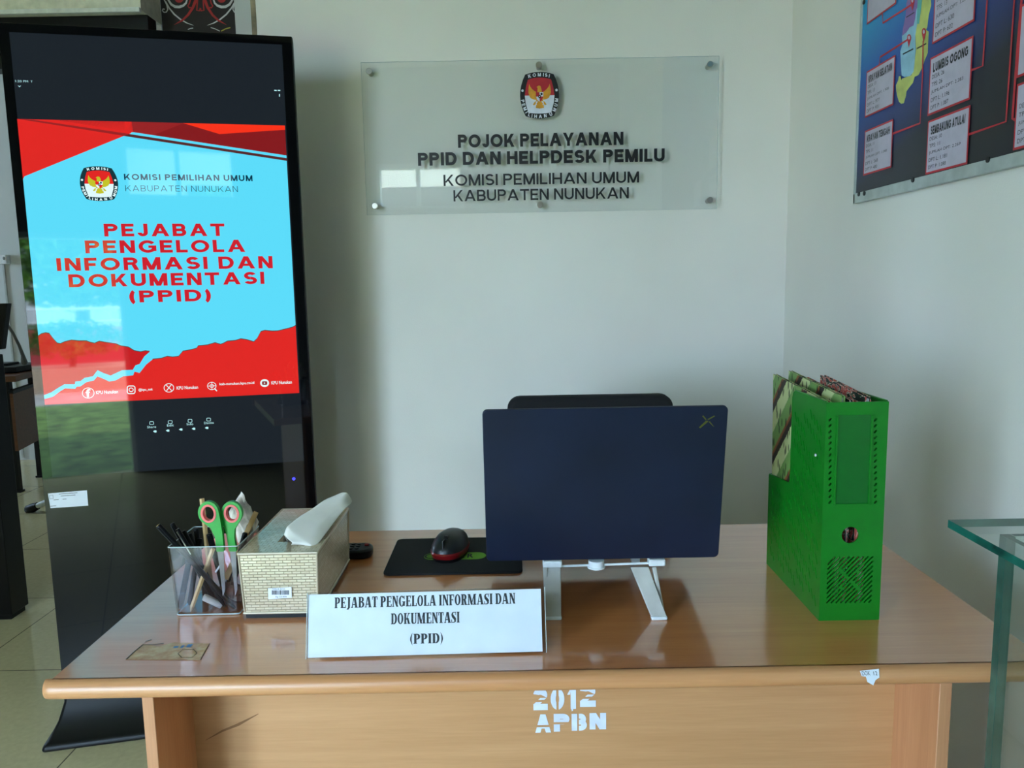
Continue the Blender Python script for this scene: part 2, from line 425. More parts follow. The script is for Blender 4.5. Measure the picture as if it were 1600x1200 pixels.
# ================================================================== the room
ZC = 2.9
WY, WX = 2.5, 0.88
struct(MB().box((-6, -1.45, -.1), (1.1, 6, 0)).build('floor', 'floor'))
struct(MB().box((-6, -1.5, ZC), (1.1, 6, ZC + .1)).build('ceiling', 'ceiling'))
struct(MB().box((-.762, WY, 0), (WX, WY + .16, ZC)).build('wall_back', 'wall'))
struct(MB().box((WX, -1.5, 0), (WX + .15, WY + .16, ZC)).build('wall_right', 'wall'))
struct(MB().box((-.88, WY + .16, 0), (WX, 2.9, ZC)).build('wall_return', 'wall_dim'))
struct(MB().box((-6, 5.6, 0), (-.4, 5.75, ZC)).build('wall_hall', 'wall_dim'))
HW = (4.3, 5.0, 1.2, 2.2)      # unseen window added to light the hall: y0, y1, z0, z1
wl_ = MB().box((-6.15, -1.5, 0), (-6, HW[0], ZC)).box((-6.15, HW[1], 0), (-6, 5.75, ZC)).box((-6.15, HW[0], 0), (-6, HW[1], HW[2])).box((-6.15, HW[0], HW[3]), (-6, HW[1], ZC))
struct(wl_.build('wall_left', plain('grey_side_wall', (150, 148, 142), .7)))
struct(MB().box((-6.1, HW[0], HW[2]), (-6.02, HW[1], HW[2] + .05)).box((-6.1, HW[0], HW[3] - .05), (-6.02, HW[1], HW[3])).build('window_added', 'white_plastic'))
struct(MB().box((-.55, 2.9, 0), (-.4, 5.6, ZC)).build('wall_hall_side', 'wall_dim'))
# the front wall behind the camera with its doorway and a clerestory window
fw = MB(); F0, F1 = FRONT - .15, FRONT
def pier(x0, x1, z0, z1): fw.box((x0, F0, z0), (x1, F1, z1))
pier(-6, DOOR_X0, 0, ZC); pier(DOOR_X0, DOOR_X1, DOOR_Z, ZC); pier(DOOR_X1, SL0, 0, ZC); pier(SL0, SL1, SLZ, ZC)
pier(SL1, CL0, 0, ZC); pier(CL0, CL1, 0, CLZ0); pier(CL0, CL1, CLZ1, ZC); pier(CL1, WX, 0, ZC)
struct(fw.build('wall_front', plain('dark_front_wall', (118, 120, 122), .7)))
def casing(name, x0, x1, z0, z1, mid=None):
    c = MB(); a, b = FRONT - .12, FRONT - .03
    c.box((x0, a, z0), (x0 + .03, b, z1)).box((x1 - .03, a, z0), (x1, b, z1)).box((x0 + .03, a, z1 - .04), (x1 - .03, b, z1))
    if z0 > .1: c.box((x0 + .03, a, z0), (x1 - .03, b, z0 + .03))
    if mid: c.box((mid - .015, a, z0 + .03), (mid + .015, b, z1 - .04))
    struct(c.build(name, 'white_plastic', bevel=.003))
casing('door_1', DOOR_X0, DOOR_X1, 0, DOOR_Z); casing('window_3', SL0, SL1, 0, SLZ); casing('window_1', CL0, CL1, CLZ0, CLZ1, -.72)
# hall pillar, beam and black strip above the kiosk
struct(MB().box((-1.36, 3.22, 0), (-1.01, 3.6, ZC)).build('wall_pillar', 'wall_dim', bevel=.004))
struct(MB().box((-6, 3.0, 2.245), (-1.335, 3.17, ZC)).build('trim_beam', plain('beige_beam_paint', (226, 224, 212), .6)))
struct(MB().box((-6, 2.985, 2.235), (-1.335, 3.0, 2.25)).build('trim_1', 'white_plastic'))
struct(MB().box((-2.6, 3.05, 2.06), (-1.335, 3.12, 2.244)).build('trim_2', 'black'))
struct(MB().box((-.777, WY - .002, 0), (-.762, WY + .16, ZC)).build('trim_3', plain('stained_corner_bead', (138, 126, 100), .7, var=.3, scale=14)))

# ================================================================== desk
DX0, DX1, DY0, DY1, DZ, TH = -.580, .664, .912, 1.478, .75, .0245
desk = thing('office_desk', 'light brown wooden office desk with stencilled white letters under its top', 'desk', (.04, 1.2, 0))
MB().box((DX0, DY0, DZ - TH), (DX1, DY1, DZ)).build('desktop', 'wood', desk)
prof = [(DY0 - TH / 2 * math.sin(R(a)) * 1.05, DZ - TH / 2 + TH / 2 * math.cos(R(a))) for a in range(0, 181, 15)] + [(DY0 + .002, DZ - TH), (DY0 + .002, DZ)]
MB().loft([[Vector((x, DY0 + (y - DY0) * k, z)) for y, z in prof] for x, k in ((DX0 - .008, .35), (DX0 - .0075, .7), (DX0 - .004, .93), (DX0 + .002, 1), (DX1 - .01, 1), (DX1, 1))]).build('edge_band', 'wood_edge', desk, smooth=True, label='rounded front edge of the desk top')
MB().box((-.477, .925, 0), (-.462, 1.45, DZ - TH)).build('side_panel', 'wood_side', desk, bevel=.001)
MB().box((.536, .925, 0), (.552, 1.45, DZ - TH)).build('side_panel', 'wood_side', desk, bevel=.001)
PY = 1.035
panel = MB().box((-.462, PY, .12), (.536, PY + .016, DZ - TH)).build('modesty_panel', 'wood_front', desk)
# spray-stencilled letters
fr = Fr((0, PY - .0006, 0), *BACK)
def P_y(px, py, y): p = at_y(px, py, y); return p.x, p.z
st = MB()
def stencil(ch, px0, py0, px1, py1, cuts):
    u0, v1 = P_y(px0, py0, PY); u1, v0 = P_y(px1, py1, PY)
    tmp = MB().ftext(fr, ch, u0, u1, v0, v1, 0, 0, bold=0.0)
    tmp = sans_line(MB(), fr, ch, u0, u1, v0, v1, 0, 0, t=.29)
    bm = bmesh.new(); vv = [bm.verts.new(p) for p in tmp.v]
    for f in tmp.f:
        try: bm.faces.new([vv[i] for i in f])
        except ValueError: pass
    for ax, c, g in cuts:
        c = (u0 + (u1 - u0) * c) if ax == 'x' else (v0 + (v1 - v0) * c)
        no = Vector((1, 0, 0)) if ax == 'x' else Vector((0, 0, 1)); k = 0 if ax == 'x' else 2
        for q in (c - g, c + g):
            bmesh.ops.bisect_plane(bm, geom=bm.verts[:] + bm.edges[:] + bm.faces[:], plane_co=no * q, plane_no=no)
        bmesh.ops.delete(bm, geom=[f for f in bm.faces if abs(f.calc_center_median()[k] - c) < g], context='FACES')
    bm.verts.index_update()
    st.add([v.co.copy() for v in bm.verts], [tuple(v.index for v in f.verts) for f in bm.faces]); bm.free()
G = .0016
stencil('2', 833, 1075.5, 856, 1109, [('y', .42, G)]); stencil('0', 860, 1075, 882, 1108.5, [('x', .5, G)])
stencil('1', 886, 1073.5, 900, 1107.5, []); stencil('2', 906, 1070, 931, 1104, [('y', .42, G)])
stencil('A', 836, 1116, 861, 1144, [('y', .36, G)]); stencil('P', 865, 1115, 890, 1142.5, [('y', .47, G)])
stencil('B', 893, 1115, 917, 1141, [('x', .42, G * .7)]); stencil('N', 921, 1114, 947, 1139, [])
u, v = P_y(894, 1106, PY); st.fpoly(fr, [(u - .0016, v), (u + .0016, v), (u + .001, v - .004), (u - .0006, v - .005)], .0001)
st.build('stencil_lettering', 'stencil', panel, label='white stencilled lettering 2012 APBN')
u0, v0 = P_y(300, 1165, PY); u1, v1 = P_y(404, 1115, PY)
MB().fribbon(fr, [(u0 + .02, v0 + .008), (u0 + .045, v0 + .022), (u1 - .03, v1 - .016), (u1, v1)], [.0005, .003, .004, .001], 0).build('scuff_mark', plain('dark_scuff', (140, 98, 62), .7), panel, label='dark diagonal scuff')
# worn sticker on the desk top
def old_sticker_mat():
    mt, N, L, P = nodes('worn_sticker')
    v = coords(N, L, scale=(60, 60, 60)); nz = N.new('ShaderNodeTexNoise'); nz.inputs['Scale'].default_value = 1.3; nz.inputs['Detail'].default_value = 6
    L.new(v, nz.inputs['Vector'])
    r = ramp(N, [(.3, (186, 132, 84)), (.5, (200, 156, 106)), (.7, (214, 184, 138))]); L.new(nz.outputs['Fac'], r.inputs['Fac'])
    L.new(r.outputs['Color'], P.inputs['Base Color']); P.inputs['Roughness'].default_value = .25
    return mt
M['old_sticker'] = old_sticker_mat()
M['sticker_blue'] = plain('faded_blue_print', (60, 124, 170), .4)
M['sticker_dark'] = plain('dirty_glue_edge', (88, 74, 52), .6)
fz = Fr((0, 0, DZ + .0004), (1, 0, 0), (0, 1, 0))
def Z2(px, py, z=DZ): p = at_z(px, py, z); return p.x, p.y
stk = MB()
stk.fpoly(fz, [Z2(*p) for p in ((197, 1031), (313, 1032), (328, 1006), (272, 1004), (248, 1010), (224, 1007))], 0, 0)
for a, b in (((270, 1013), (280, 1010)), ((281, 1013), (289, 1009)), ((290, 1012), (302, 1007))):
    c0, c1 = Z2(*a), Z2(*b); stk.fpoly(fz, [c0, (c1[0], c0[1]), c1, (c0[0], c1[1])], .0002, 1)
stk.fribbon(fz, [Z2(197, 1031), Z2(210, 1019), Z2(224, 1007), Z2(236, 1008), Z2(256, 1006)], .0018, .0003, 2)
stk.fribbon(fz, [Z2(313, 1032), Z2(320, 1019), Z2(328, 1006)], .001, .0003, 2)
stk.fribbon(fz, [Z2(*p) for p in ((278, 1022), (286, 1015), (302, 1015), (308, 1021), (300, 1028), (284, 1028))], .0012, .0003, 2, closed=True)
stk.fribbon(fz, [Z2(227, 1003), Z2(237, 1000)], .0018, .0003, 2)
tag(stk.build('worn_sticker', ['old_sticker', 'sticker_blue', 'sticker_dark']), 'worn yellowed sticker peeling on the left front of the desk top', 'sticker')
# torn paper label on the rounded edge
fe = Fr(Vector((.4225, .9035, .7488)), (1, 0, 0), Vector((0, .55, .835)).normalized(), Vector((0, -.835, .55)).normalized())
tl = MB(); tl.fpoly(fe, [(.0, -.002), (.024, .0), (.0225, -.010), (.017, -.013), (.013, -.019), (.0065, -.015), (.006, -.009), (.001, -.008)], .0008, 0)
tl.ftext(fe, 'DOK', .002, .012, -.0075, -.0025, .0011, 1); tl.ftext(fe, '12', .016, .021, -.0075, -.003, .0011, 1)
tag(tl.build('torn_label', ['paper', 'ink_soft']), 'small torn white paper label on the front edge of the desk', 'label')

# ================================================================== emblem (shared by wall sign and kiosk)
def emblem(mb, fr, cu, cv, W, H, w, lift):
    """Barrel badge; material order: 0 black 1 red 2 white 3 gold."""
    sx, sy = W / 670, H / 787
    def T(x, y): return (cu + (x - 583) * sx, cv - (y - 643.5) * sy)
    def q(a, c, b, n=8):
        return [((1 - t) ** 2 * a[0] + 2 * t * (1 - t) * c[0] + t * t * b[0], (1 - t) ** 2 * a[1] + 2 * t * (1 - t) * c[1] + t * t * b[1]) for t in [k / n for k in range(n)]]
    out = q((340, 292), (583, 208), (826, 292)) + q((826, 292), (1010, 640), (826, 992)) + q((826, 992), (583, 1082), (340, 992)) + q((340, 992), (156, 640), (340, 292))
    mb.fpoly(fr, [T(*p) for p in out], w, 0, t=lift)
    w1 = w + lift * 1.3
    top = q((385, 378), (583, 312), (781, 378)) + [(781, 378), (815, 500), (838, 645), (328, 645), (351, 500)]
    bot = [(328, 645), (838, 645), (825, 770), (780, 935)] + q((780, 935), (583, 968), (386, 935)) + [(386, 935), (341, 770)]
    mb.fpoly(fr, [T(*p) for p in top], w1, 1); mb.fpoly(fr, [T(*p) for p in bot], w1, 2)
    w2 = w + lift * 1.6
    wing = [(408, 450), (395, 520), (390, 590), (402, 640), (425, 685), (470, 712), (520, 720), (545, 650), (530, 590), (490, 565), (450, 530), (422, 490)]
    mb.fpoly(fr, [T(*p) for p in wing], w2, 3); mb.fpoly(fr, [T(1166 - x, y) for x, y in wing], w2, 3)
    mb.fpoly(fr, [T(*p) for p in ((530, 505), (552, 490), (575, 478), (600, 490), (612, 520), (625, 590), (640, 720), (655, 770), (583, 790), (510, 770), (525, 720), (545, 590), (550, 520))], w2, 3)
    mb.fpoly(fr, [T(*p) for p in ((525, 760), (583, 742), (640, 760), (655, 855), (583, 868), (515, 855))], w2 + lift * .2, 3)
    for sg in (1, -1):
        f = lambda x, y: T(583 + sg * x, y)
        mb.fpoly(fr, [f(55, 740), f(85, 750), f(118, 800), f(95, 812), f(70, 790)], w2, 3)
        mb.fpoly(fr, [f(25, 748), f(62, 745), f(70, 790), f(48, 812), f(52, 775)], w2 + lift * .3, 2)
    w3 = w2 + lift * .4
    mb.fpoly(fr, [T(*p) for p in ((518, 592), (583, 592), (583, 665), (520, 665))], w3, 1)
    mb.fpoly(fr, [T(*p) for p in ((583, 592), (648, 592), (646, 665), (583, 665))], w3, 2)
    mb.fpoly(fr, [T(*p) for p in ((520, 665), (583, 665), (583, 752), (545, 725))], w3, 2)
    mb.fpoly(fr, [T(*p) for p in ((583, 665), (646, 665), (622, 725), (583, 752))], w3, 1)
    mb.fpoly(fr, [T(*p) for p in ell(583, 665, 24, 30, 12)], w3 + lift * .3, 0)
    mb.fpoly(fr, [T(*p) for p in ell(616, 622, 20, 20, 10)], w3 + lift * .3, 0)
    mb.fpoly(fr, [T(*p) for p in ell(583, 665, 9, 11, 10)], w3 + lift * .5, 2)
    for x in (291, 873): mb.fpoly(fr, [T(*p) for p in ell(x, 560, 21, 23, 14)], w1, 2)
    def letter(ch, x, y, rot, k=1):
        a, b = T(x, y); wd = sans(ch, .24)[0] * 58
        sans_line(mb, fr, ch, a - wd * sx / 2, a + wd * sx / 2, b - 29 * sy, b + 29 * sy, w1, 2, t=.24, rot=R(rot))
    for ch, x, y, r in (('K', 415, 318, 12), ('O', 497, 302, 7), ('M', 583, 297, 0), ('I', 652, 300, -4), ('S', 700, 306, -7), ('I', 752, 320, -12)): letter(ch, x, y, r)
    for ch, x, y, r in (('P', 292, 735, -80), ('E', 306, 798, -74), ('M', 330, 865, -66), ('I', 358, 925, -60), ('L', 402, 968, -20), ('I', 448, 988, -8), ('H', 510, 996, -5), ('A', 592, 1000, 0), ('N', 676, 988, 7), ('U', 772, 965, 22), ('M', 834, 890, 64), ('U', 861, 812, 74), ('M', 873, 728, 80)): letter(ch, x, y, r)

# ================================================================== acrylic wall sign
SY = 2.47
sign = thing('wall_sign', 'clear acrylic wall sign with black lettering and a round-cornered emblem on steel standoffs', 'sign', (.104, SY, 1.447))
MB().box((-.443, SY, 1.447), (.649, SY + .005, 1.903), mats=[1, 1, 0, 1, 0, 1]).build('acrylic_panel', ['acrylic', 'acrylic_edge'], sign)
fs = Fr((0, SY, 0), *BACK)
def S2(px, py): p = at_y(px, py, SY); return p.x, p.z
for lineno, (body, x0, x1, yc, h, bold) in enumerate((('POJOK PELAYANAN', 715.5, 974, 218.5, 20.6, .235), ('PPID DAN HELPDESK PEMILU', 653, 1038.5, 245.6, 20.4, .235),
                           ('KOMISI PEMILIHAN UMUM', 693, 998.5, 279.3, 17.6, .165), ('KABUPATEN NUNUKAN', 708.5, 982.5, 303.6, 17.6, .165))):
    xc = (x0 + x1) / 2
    u0 = S2(x0, yc)[0]; u1 = S2(x1, yc)[0]; v1 = S2(xc, yc - h / 2)[1]; v0 = S2(xc, yc + h / 2)[1]
    mb = MB(); sans_line(mb, fs, body, u0, u1, v0, v1, .0012, 0, t=bold, gap=.12)
    mb.build('lettering', 'ink', sign, label='black lettering reading ' + body.lower())
u0, v1 = S2(812, 113); u1, v0 = S2(874, 185)
mb = MB(); emblem(mb, fs, (u0 + u1) / 2, (v0 + v1) / 2, u1 - u0, v1 - v0, .0006, .0008)
mb.build('emblem', ['ink', 'red', 'white', 'gold'], sign, label='black barrel-shaped emblem with a golden eagle on red and white')
so = MB().tube([(0, -.007, 0), (0, -.0055, 0), (0, 0, 0)], [.0085, .0098, .0098], 20).tube([(0, .005, 0), (0, .0295, 0)], .0075, 16)
for k, (px, py) in enumerate(((577, 112), (842, 102), (1109, 101), (586, 322), (844, 320), (1109, 313))):
    p = at_y(px, py, SY)
    o = MB().add([q + p for q in so.v], so.f).build('standoff', 'steel', sign, smooth=True)

# ================================================================== kiosk
KA = R(12.5)
kd = Vector((math.cos(KA), math.sin(KA), 0)); kn = Vector((math.sin(KA), -math.cos(KA), 0))
K0 = Vector((-1.284, 2.011, 0)); KC = K0 + kd * .3805
kiosk = thing('display_kiosk', 'tall black floor-standing display kiosk with a lit cyan and red screen', 'kiosk', KC, KA)
fk = Fr(KC, kd, (0, 0, 1), kn)
def KS(px, py): return fk.uv(at_pl(px, py, KC, kn))
MB().fbox(fk, -.3525, .3525, .09, 1.892, -.055, -.004).build('housing', 'black_metal', kiosk, bevel=.004)
MB().fbox(fk, -.3505, .3505, .092, 1.890, -.004, 0).build('glass_front', 'black_gloss', kiosk, bevel=.001)
def kloop(u, y0, y1, z): return [fk.p(-u, z, y1), fk.p(u, z, y1), fk.p(u, z, -y0), fk.p(-u, z, -y0)]
MB().loft([kloop(.392, .20, .075, 0), kloop(.392, .20, .075, .016), kloop(.380, .185, .062, .024), kloop(.362, .11, .03, .06), kloop(.3525, .058, .002, .10), kloop(.3525, .055, -.002, .12)]).build('pedestal', 'black_metal', kiosk, bevel=.012, seg=3)
G_ = dict(cyan=(92, 220, 250), red=(224, 38, 34), red2=(198, 26, 32), bright=(248, 50, 24), dred=(132, 24, 28), dred2=(150, 34, 36), brown=(84, 40, 42), text=(204, 30, 44), icon=(190, 245, 250), navy=(2, 52, 74), dark=(70, 66, 66))
for k_, c_ in G_.items(): M['px_' + k_] = glow('screen_' + k_, c_)
M['px_black'] = glow('screen_black', (26, 33, 40)); M['px_white'] = glow('screen_white', (225, 250, 252)); M['px_gold'] = glow('screen_gold', (196, 196, 40)); M['px_ink'] = glow('screen_ink', (20, 52, 60))
M['led_blue'] = glow('blue_led', (60, 60, 255), 3)
def rect(a, b): return [(a[0], a[1]), (b[0], a[1]), (b[0], b[1]), (a[0], b[1])]
SU0, SU1 = KS(27, 187)[0], KS(445, 195)[0]
SU0 -= .000; CU1, CV1 = SU1, KS(236, 191)[1]; CV0 = KS(272, 623)[1]
screen = MB().fbox(fk, -.326, .3245, .737, 1.868, 0, .0003).build('screen', 'px_black', kiosk, label='screen, black above and below the lit picture')
E_ = .0001
pic = MB()
names = ['px_' + k for k in ('cyan', 'red', 'red2', 'bright', 'dred', 'dred2', 'brown', 'dark', 'white', 'icon')]
ix = {n[3:]: i for i, n in enumerate(names)}
pic.fpoly(fk, rect((SU0, CV0), (SU1, CV1)), .0004, ix['cyan'])
def clampu(q): return (min(max(q[0], SU0), SU1), min(max(q[1], CV0), CV1))
def kp(pts, lay, c): pic.fpoly(fk, [clampu(KS(*p)) for p in pts], .0004 + E_ * lay, ix[c])
kp(((20, 183), (205, 180), (208, 207), (192.4, 213), (38.4, 275.6), (30, 280)), 1, 'red')
kp(((84, 180), (450, 185), (450, 243), (208, 206.5)), 1, 'dred2')
kp(((240, 211), (287, 180), (343, 209.6), (450, 203), (450, 243)), 2, 'dred')
kp(((285, 188), (450, 188), (450, 203), (343, 209.6)), 3, 'bright')
kp(((24, 184), (50, 187), (204, 209.6), (195, 212.5)), 2, 'dred2')
kp(((206, 206.5), (450, 243), (450, 247), (203, 209.8)), 4, 'cyan')
kp(((203, 209.6), (450, 247.2), (450, 251.4), (194, 212.6)), 5, 'brown')
c8 = lambda pts: [(40 + x / 3.478, 480 + y / 3.478) for x, y in pts]
up_l = [(60, 158), (85, 146), (108, 140), (128, 143), (150, 172), (172, 196), (190, 199), (215, 188), (250, 180), (290, 184), (330, 184), (352, 192), (375, 197), (400, 186), (440, 193), (490, 200), (520, 212), (560, 218), (590, 237), (625, 244), (650, 238), (676, 241)]
lo_l = [(645, 268), (620, 308), (597, 316), (583, 340), (525, 342), (490, 358), (462, 371), (425, 358), (391, 342), (366, 375), (320, 384), (300, 400), (270, 404), (268, 418), (212, 418), (180, 436), (140, 462), (100, 478), (60, 480)]
bank = [(60, 500), (108, 498), (150, 486), (190, 456), (215, 441), (270, 444), (278, 432), (300, 430), (330, 408), (372, 398), (391, 376), (425, 390), (455, 404), (490, 398), (530, 376), (585, 370), (592, 350), (620, 357), (655, 312), (690, 284), (740, 278), (770, 268), (800, 272), (832, 268), (855, 240), (900, 232), (930, 224), (938, 211), (990, 206), (1030, 194), (1060, 203), (1078, 196), (1095, 186), (1140, 182), (1170, 173), (1200, 177), (1240, 189), (1258, 172), (1278, 134), (1300, 127), (1340, 131), (1370, 130), (1395, 124), (1420, 118), (1450, 110), (1490, 100)]
kp(c8([(x, y - 4) for x, y in up_l] + lo_l), 1, 'dark'); kp(c8(up_l + lo_l), 2, 'red2')
kp(c8([(x, y - 4) for x, y in bank[19:]] + [(1520, 470), (690, 290)]), 1, 'dark')
kp(c8(bank + [(1520, 480), (1520, 560), (60, 560)]), 3, 'red')
# social icons and captions along the bottom
def ring(cx, cy, r, wpx, lay=5, c='white', sq=False):
    n = 24
    if sq: pts = rrect(2 * r, 2 * r, r * .5, 4, cx, cy)
    else: pts = ell(cx, cy, r * 1.15, r, n)
    rad = (KS(cx + wpx, cy)[0] - KS(cx, cy)[0])
    pic.fribbon(fk, [KS(*p) for p in pts][::-1], rad, .0004 + E_ * lay, ix[c], closed=True)
def seg(pts, wpx, lay=5, c='white'):
    rad = KS(pts[0][0] + wpx, pts[0][1])[0] - KS(*pts[0])[0]
    pic.fribbon(fk, [KS(*p) for p in pts], rad, .0004 + E_ * lay, ix[c])
def kcaps(mb, body, x0, x1, yc, h, lay, mat, t, gap=.16):
    xc = (x0 + x1) / 2
    sans_line(mb, fk, body, KS(x0, yc)[0], KS(x1, yc)[0], KS(xc, yc + h / 2)[1], KS(xc, yc - h / 2)[1], .0004 + E_ * lay, mat, t, gap)
def ktext(mb, body, x0, x1, yc, h, lay, mat, bold=0, slope=0):
    xc = (x0 + x1) / 2
    mb.ftext(fk, body, KS(x0, yc)[0], KS(x1, yc)[0], KS(xc, yc + h / 2)[1], KS(xc, yc - h / 2)[1], .0004 + E_ * lay, mat, bold, slope=slope)
ring(138, 614, 8, 1.1); ktext(pic, 'f', 134, 142, 614, 13, 6, ix['white'], .03)
ring(205, 609, 6, 1.6, sq=True); ring(205, 609, 2.8, 1.3)
ring(264, 606, 6.6, 1.1); ktext(pic, 'X', 259, 269, 606, 9, 6, ix['white'], .0)
ring(331, 603, 5.8, 1.0); ring(331, 603, 2.6, .8); seg([(324.6, 603.2), (337.6, 602.6)], .8); seg([(331, 597.5), (331.2, 608.6)], .8); seg([(335, 606.5), (339, 611)], 1.8)
pic.fpoly(fk, [KS(*p) for p in ell(413.5, 598.5, 7, 6.2, 20)][::-1], .0004 + E_ * 5, ix['white'])
pic.fpoly(fk, [KS(*p) for p in rrect(8, 5.5, 1.4, 3, 413.5, 598.5)], .0004 + E_ * 6, ix['dred'])
pic.fpoly(fk, [KS(*p) for p in ((412.3, 597), (415.2, 598.5), (412.3, 600))], .0004 + E_ * 7, ix['white'])
for body, x0, x1, yc in (('KPU Nunukan', 150, 184.5, 612.5), ('@kpu_nnk', 216.5, 239, 609), ('KPU Nunukan', 276, 309.5, 605.5), ('kab-nunukan.kpu.go.id', 343, 397.5, 599.5), ('KPU Nunukan', 424, 456, 597.5)):
    ktext(pic, body, x0, x1, yc, 5.2, 5, ix['white'], .02)
picture = pic.build('screen_picture', names, screen, fix=False, label='lit cyan picture with red bands and white social icons')
tx = MB()
for body, x0, x1, yc, h in (('PEJABAT', 162.5, 351, 359.3, 19.6), ('PENGELOLA', 133, 383, 385, 19.6), ('INFORMASI DAN', 88.4, 426, 411.5, 19.6), ('DOKUMENTASI', 107, 413, 436.5, 19.6), ('(PPID)', 202, 329.5, 462.3, 18.5)):
    kcaps(tx, body, x0, x1, yc, h, 4, 0, .225, .19)
tx.build('screen_lettering', 'px_text', screen, fix=False, label='red lettering on the cyan picture')
tx = MB(); kcaps(tx, 'KOMISI PEMILIHAN UMUM', 194, 394.5, 277.4, 9.2, 4, 0, .20, .2); kcaps(tx, 'KABUPATEN NUNUKAN', 196, 371.5, 294.8, 9.2, 4, 0, .095, .24)
tx.build('screen_lettering', 'px_navy', screen, fix=False, label='dark lettering beside the emblem on screen')
mb = MB(); a = KS(122.5, 259.5); b = KS(187, 314.5); emblem(mb, fk, (a[0] + b[0]) / 2, (a[1] + b[1]) / 2, b[0] - a[0], a[1] - b[1], .0006, .0003)
mb.build('screen_emblem', ['px_ink', 'px_red', 'px_white', 'px_gold'], screen, label='emblem with a yellow eagle on screen')
for body, x0, x1, yc, x, y in (('Share', 230, 244, 667, 237, 661), ('Edit', 261, 271.5, 664.5, 266, 659.5), ('Info', 292, 302, 662.5, 297, 657.5), ('Dismiss', 319, 334, 660.5, 326, 655.5)):
    tx = MB(); ktext(tx, body, x0, x1, yc, 3.6, 1, 0); tx.fribbon(fk, [KS(*p) for p in rrect(6, 4.6, 1, 3, x, y)][::-1], .0012, .0005, 0, closed=True)
    tx.build('menu_icon', 'px_icon', screen, fix=False)
for x, y in ((242, 674), (262, 672.7), (282.5, 671), (302.5, 669.8), (323, 668.5)):
    MB().fpoly(fk, [KS(x - 3, y), KS(x, y - 1.8), KS(x + 2.6, y - 1.4), KS(x + 2.6, y + 1.6), KS(x, y + 1.8)], .0005, 0).build('arrow_icon', 'px_icon', screen, fix=False)
tx = MB(); ktext(tx, '1:20 PM', 24, 44, 127, 3.4, 1, 0); ktext(tx, 'T', 48, 51, 127.5, 3, 1, 0); ktext(tx, 'v', 28, 33, 135, 2.6, 1, 0)
tx.build('screen_clock', 'px_icon', screen, fix=False)
tx = MB()
for x in (430.5, 436): tx.fpoly(fk, [KS(x - 2, 140.5), KS(x + 2, 140.7), KS(x + 2, 142.2), KS(x - 2, 142)], .0005, 0)
tx.fpoly(fk, [KS(436, 147), KS(437.4, 147), KS(437.4, 151), KS(436, 151)], .0005, 0)
tx.build('status_icon', 'px_icon', screen, fix=False)
u, v = KS(459, 748)
MB().fpoly(fk, ell(u, v, .0042, .0042, 14), .0004, 0, t=.001).build('indicator_light', 'led_blue', kiosk, label='small blue indicator light')
stc = MB(); stc.fpoly(fk, [KS(*p) for p in ((75, 771), (136, 766), (138, 790), (79, 794))], .0006, 0)
sl = -.03
for (x0, x1, y) in ((92, 121, 772), (95, 118, 775), (84, 92, 781), (79, 88, 791), (98, 104, 780)): stc.fribbon(fk, [KS(x0, y), KS(x1, y - (x1 - x0) * .08)], .0014, .0008, 1)
stc.fribbon(fk, [KS(*p) for p in ((77.5, 774), (83, 773.6), (83.4, 779), (78, 779.4))], .0009, .0008, 1, closed=True)
tag(stc.build('asset_sticker', ['paper', 'ink_soft']), 'white inventory sticker on the lower left of the black kiosk', 'sticker')
# ================================================================== name plate on the desk (tent of clear acrylic with a printed sheet)
nA, nB = at_z(480, 1031, DZ), at_z(849, 1021, DZ)
nex = (nB - nA).normalized(); nW = (nB - nA).length
nout = Vector((nex.y, -nex.x, 0))
TILT = R(17); nH = .0805
ney = (Vector((0, 0, 1)) * math.cos(TILT) - nout * math.sin(TILT)).normalized()
fn = Fr(nA + Vector((0, 0, .0015)), nex, ney)
nroot = thing('name_plate', 'white desk name plate with bold black slab lettering in clear acrylic', 'name plate', (nA + nB) / 2 + Vector((0, .03, 0)))
hold = MB()
hold.fbox(fn, -.001, nW + .004, 0, nH + .002, .0012, .0028)
top_a, top_b = fn.p(-.001, nH + .002, 0), fn.p(nW + .004, nH + .002, 0)
bk = -nout * (2 * nH * math.sin(TILT))
lo_a, lo_b = fn.p(-.001, 0, 0) + bk, fn.p(nW + .004, 0, 0) + bk
t_ = Vector((0, .0016, 0))
hold.add([top_a, top_b, lo_b, lo_a, top_a + t_, top_b + t_, lo_b + t_, lo_a + t_], [(0, 1, 2, 3), (7, 6, 5, 4), (0, 4, 5, 1), (1, 5, 6, 2), (2, 6, 7, 3), (3, 7, 4, 0)])
for u_ in (-.0012, nW + .0036): hold.fbox(fn, u_, u_ + .0007, 0, nH + .002, .0011, .0029, 1)
hold.build('acrylic_holder', ['acrylic', 'acrylic_edge'], nroot)
sheet = MB(); sheet.fbox(fn, 0, nW - .001, .0012, nH, 0, .0006)
sheet = sheet.build('printed_sheet', 'paper', nroot)
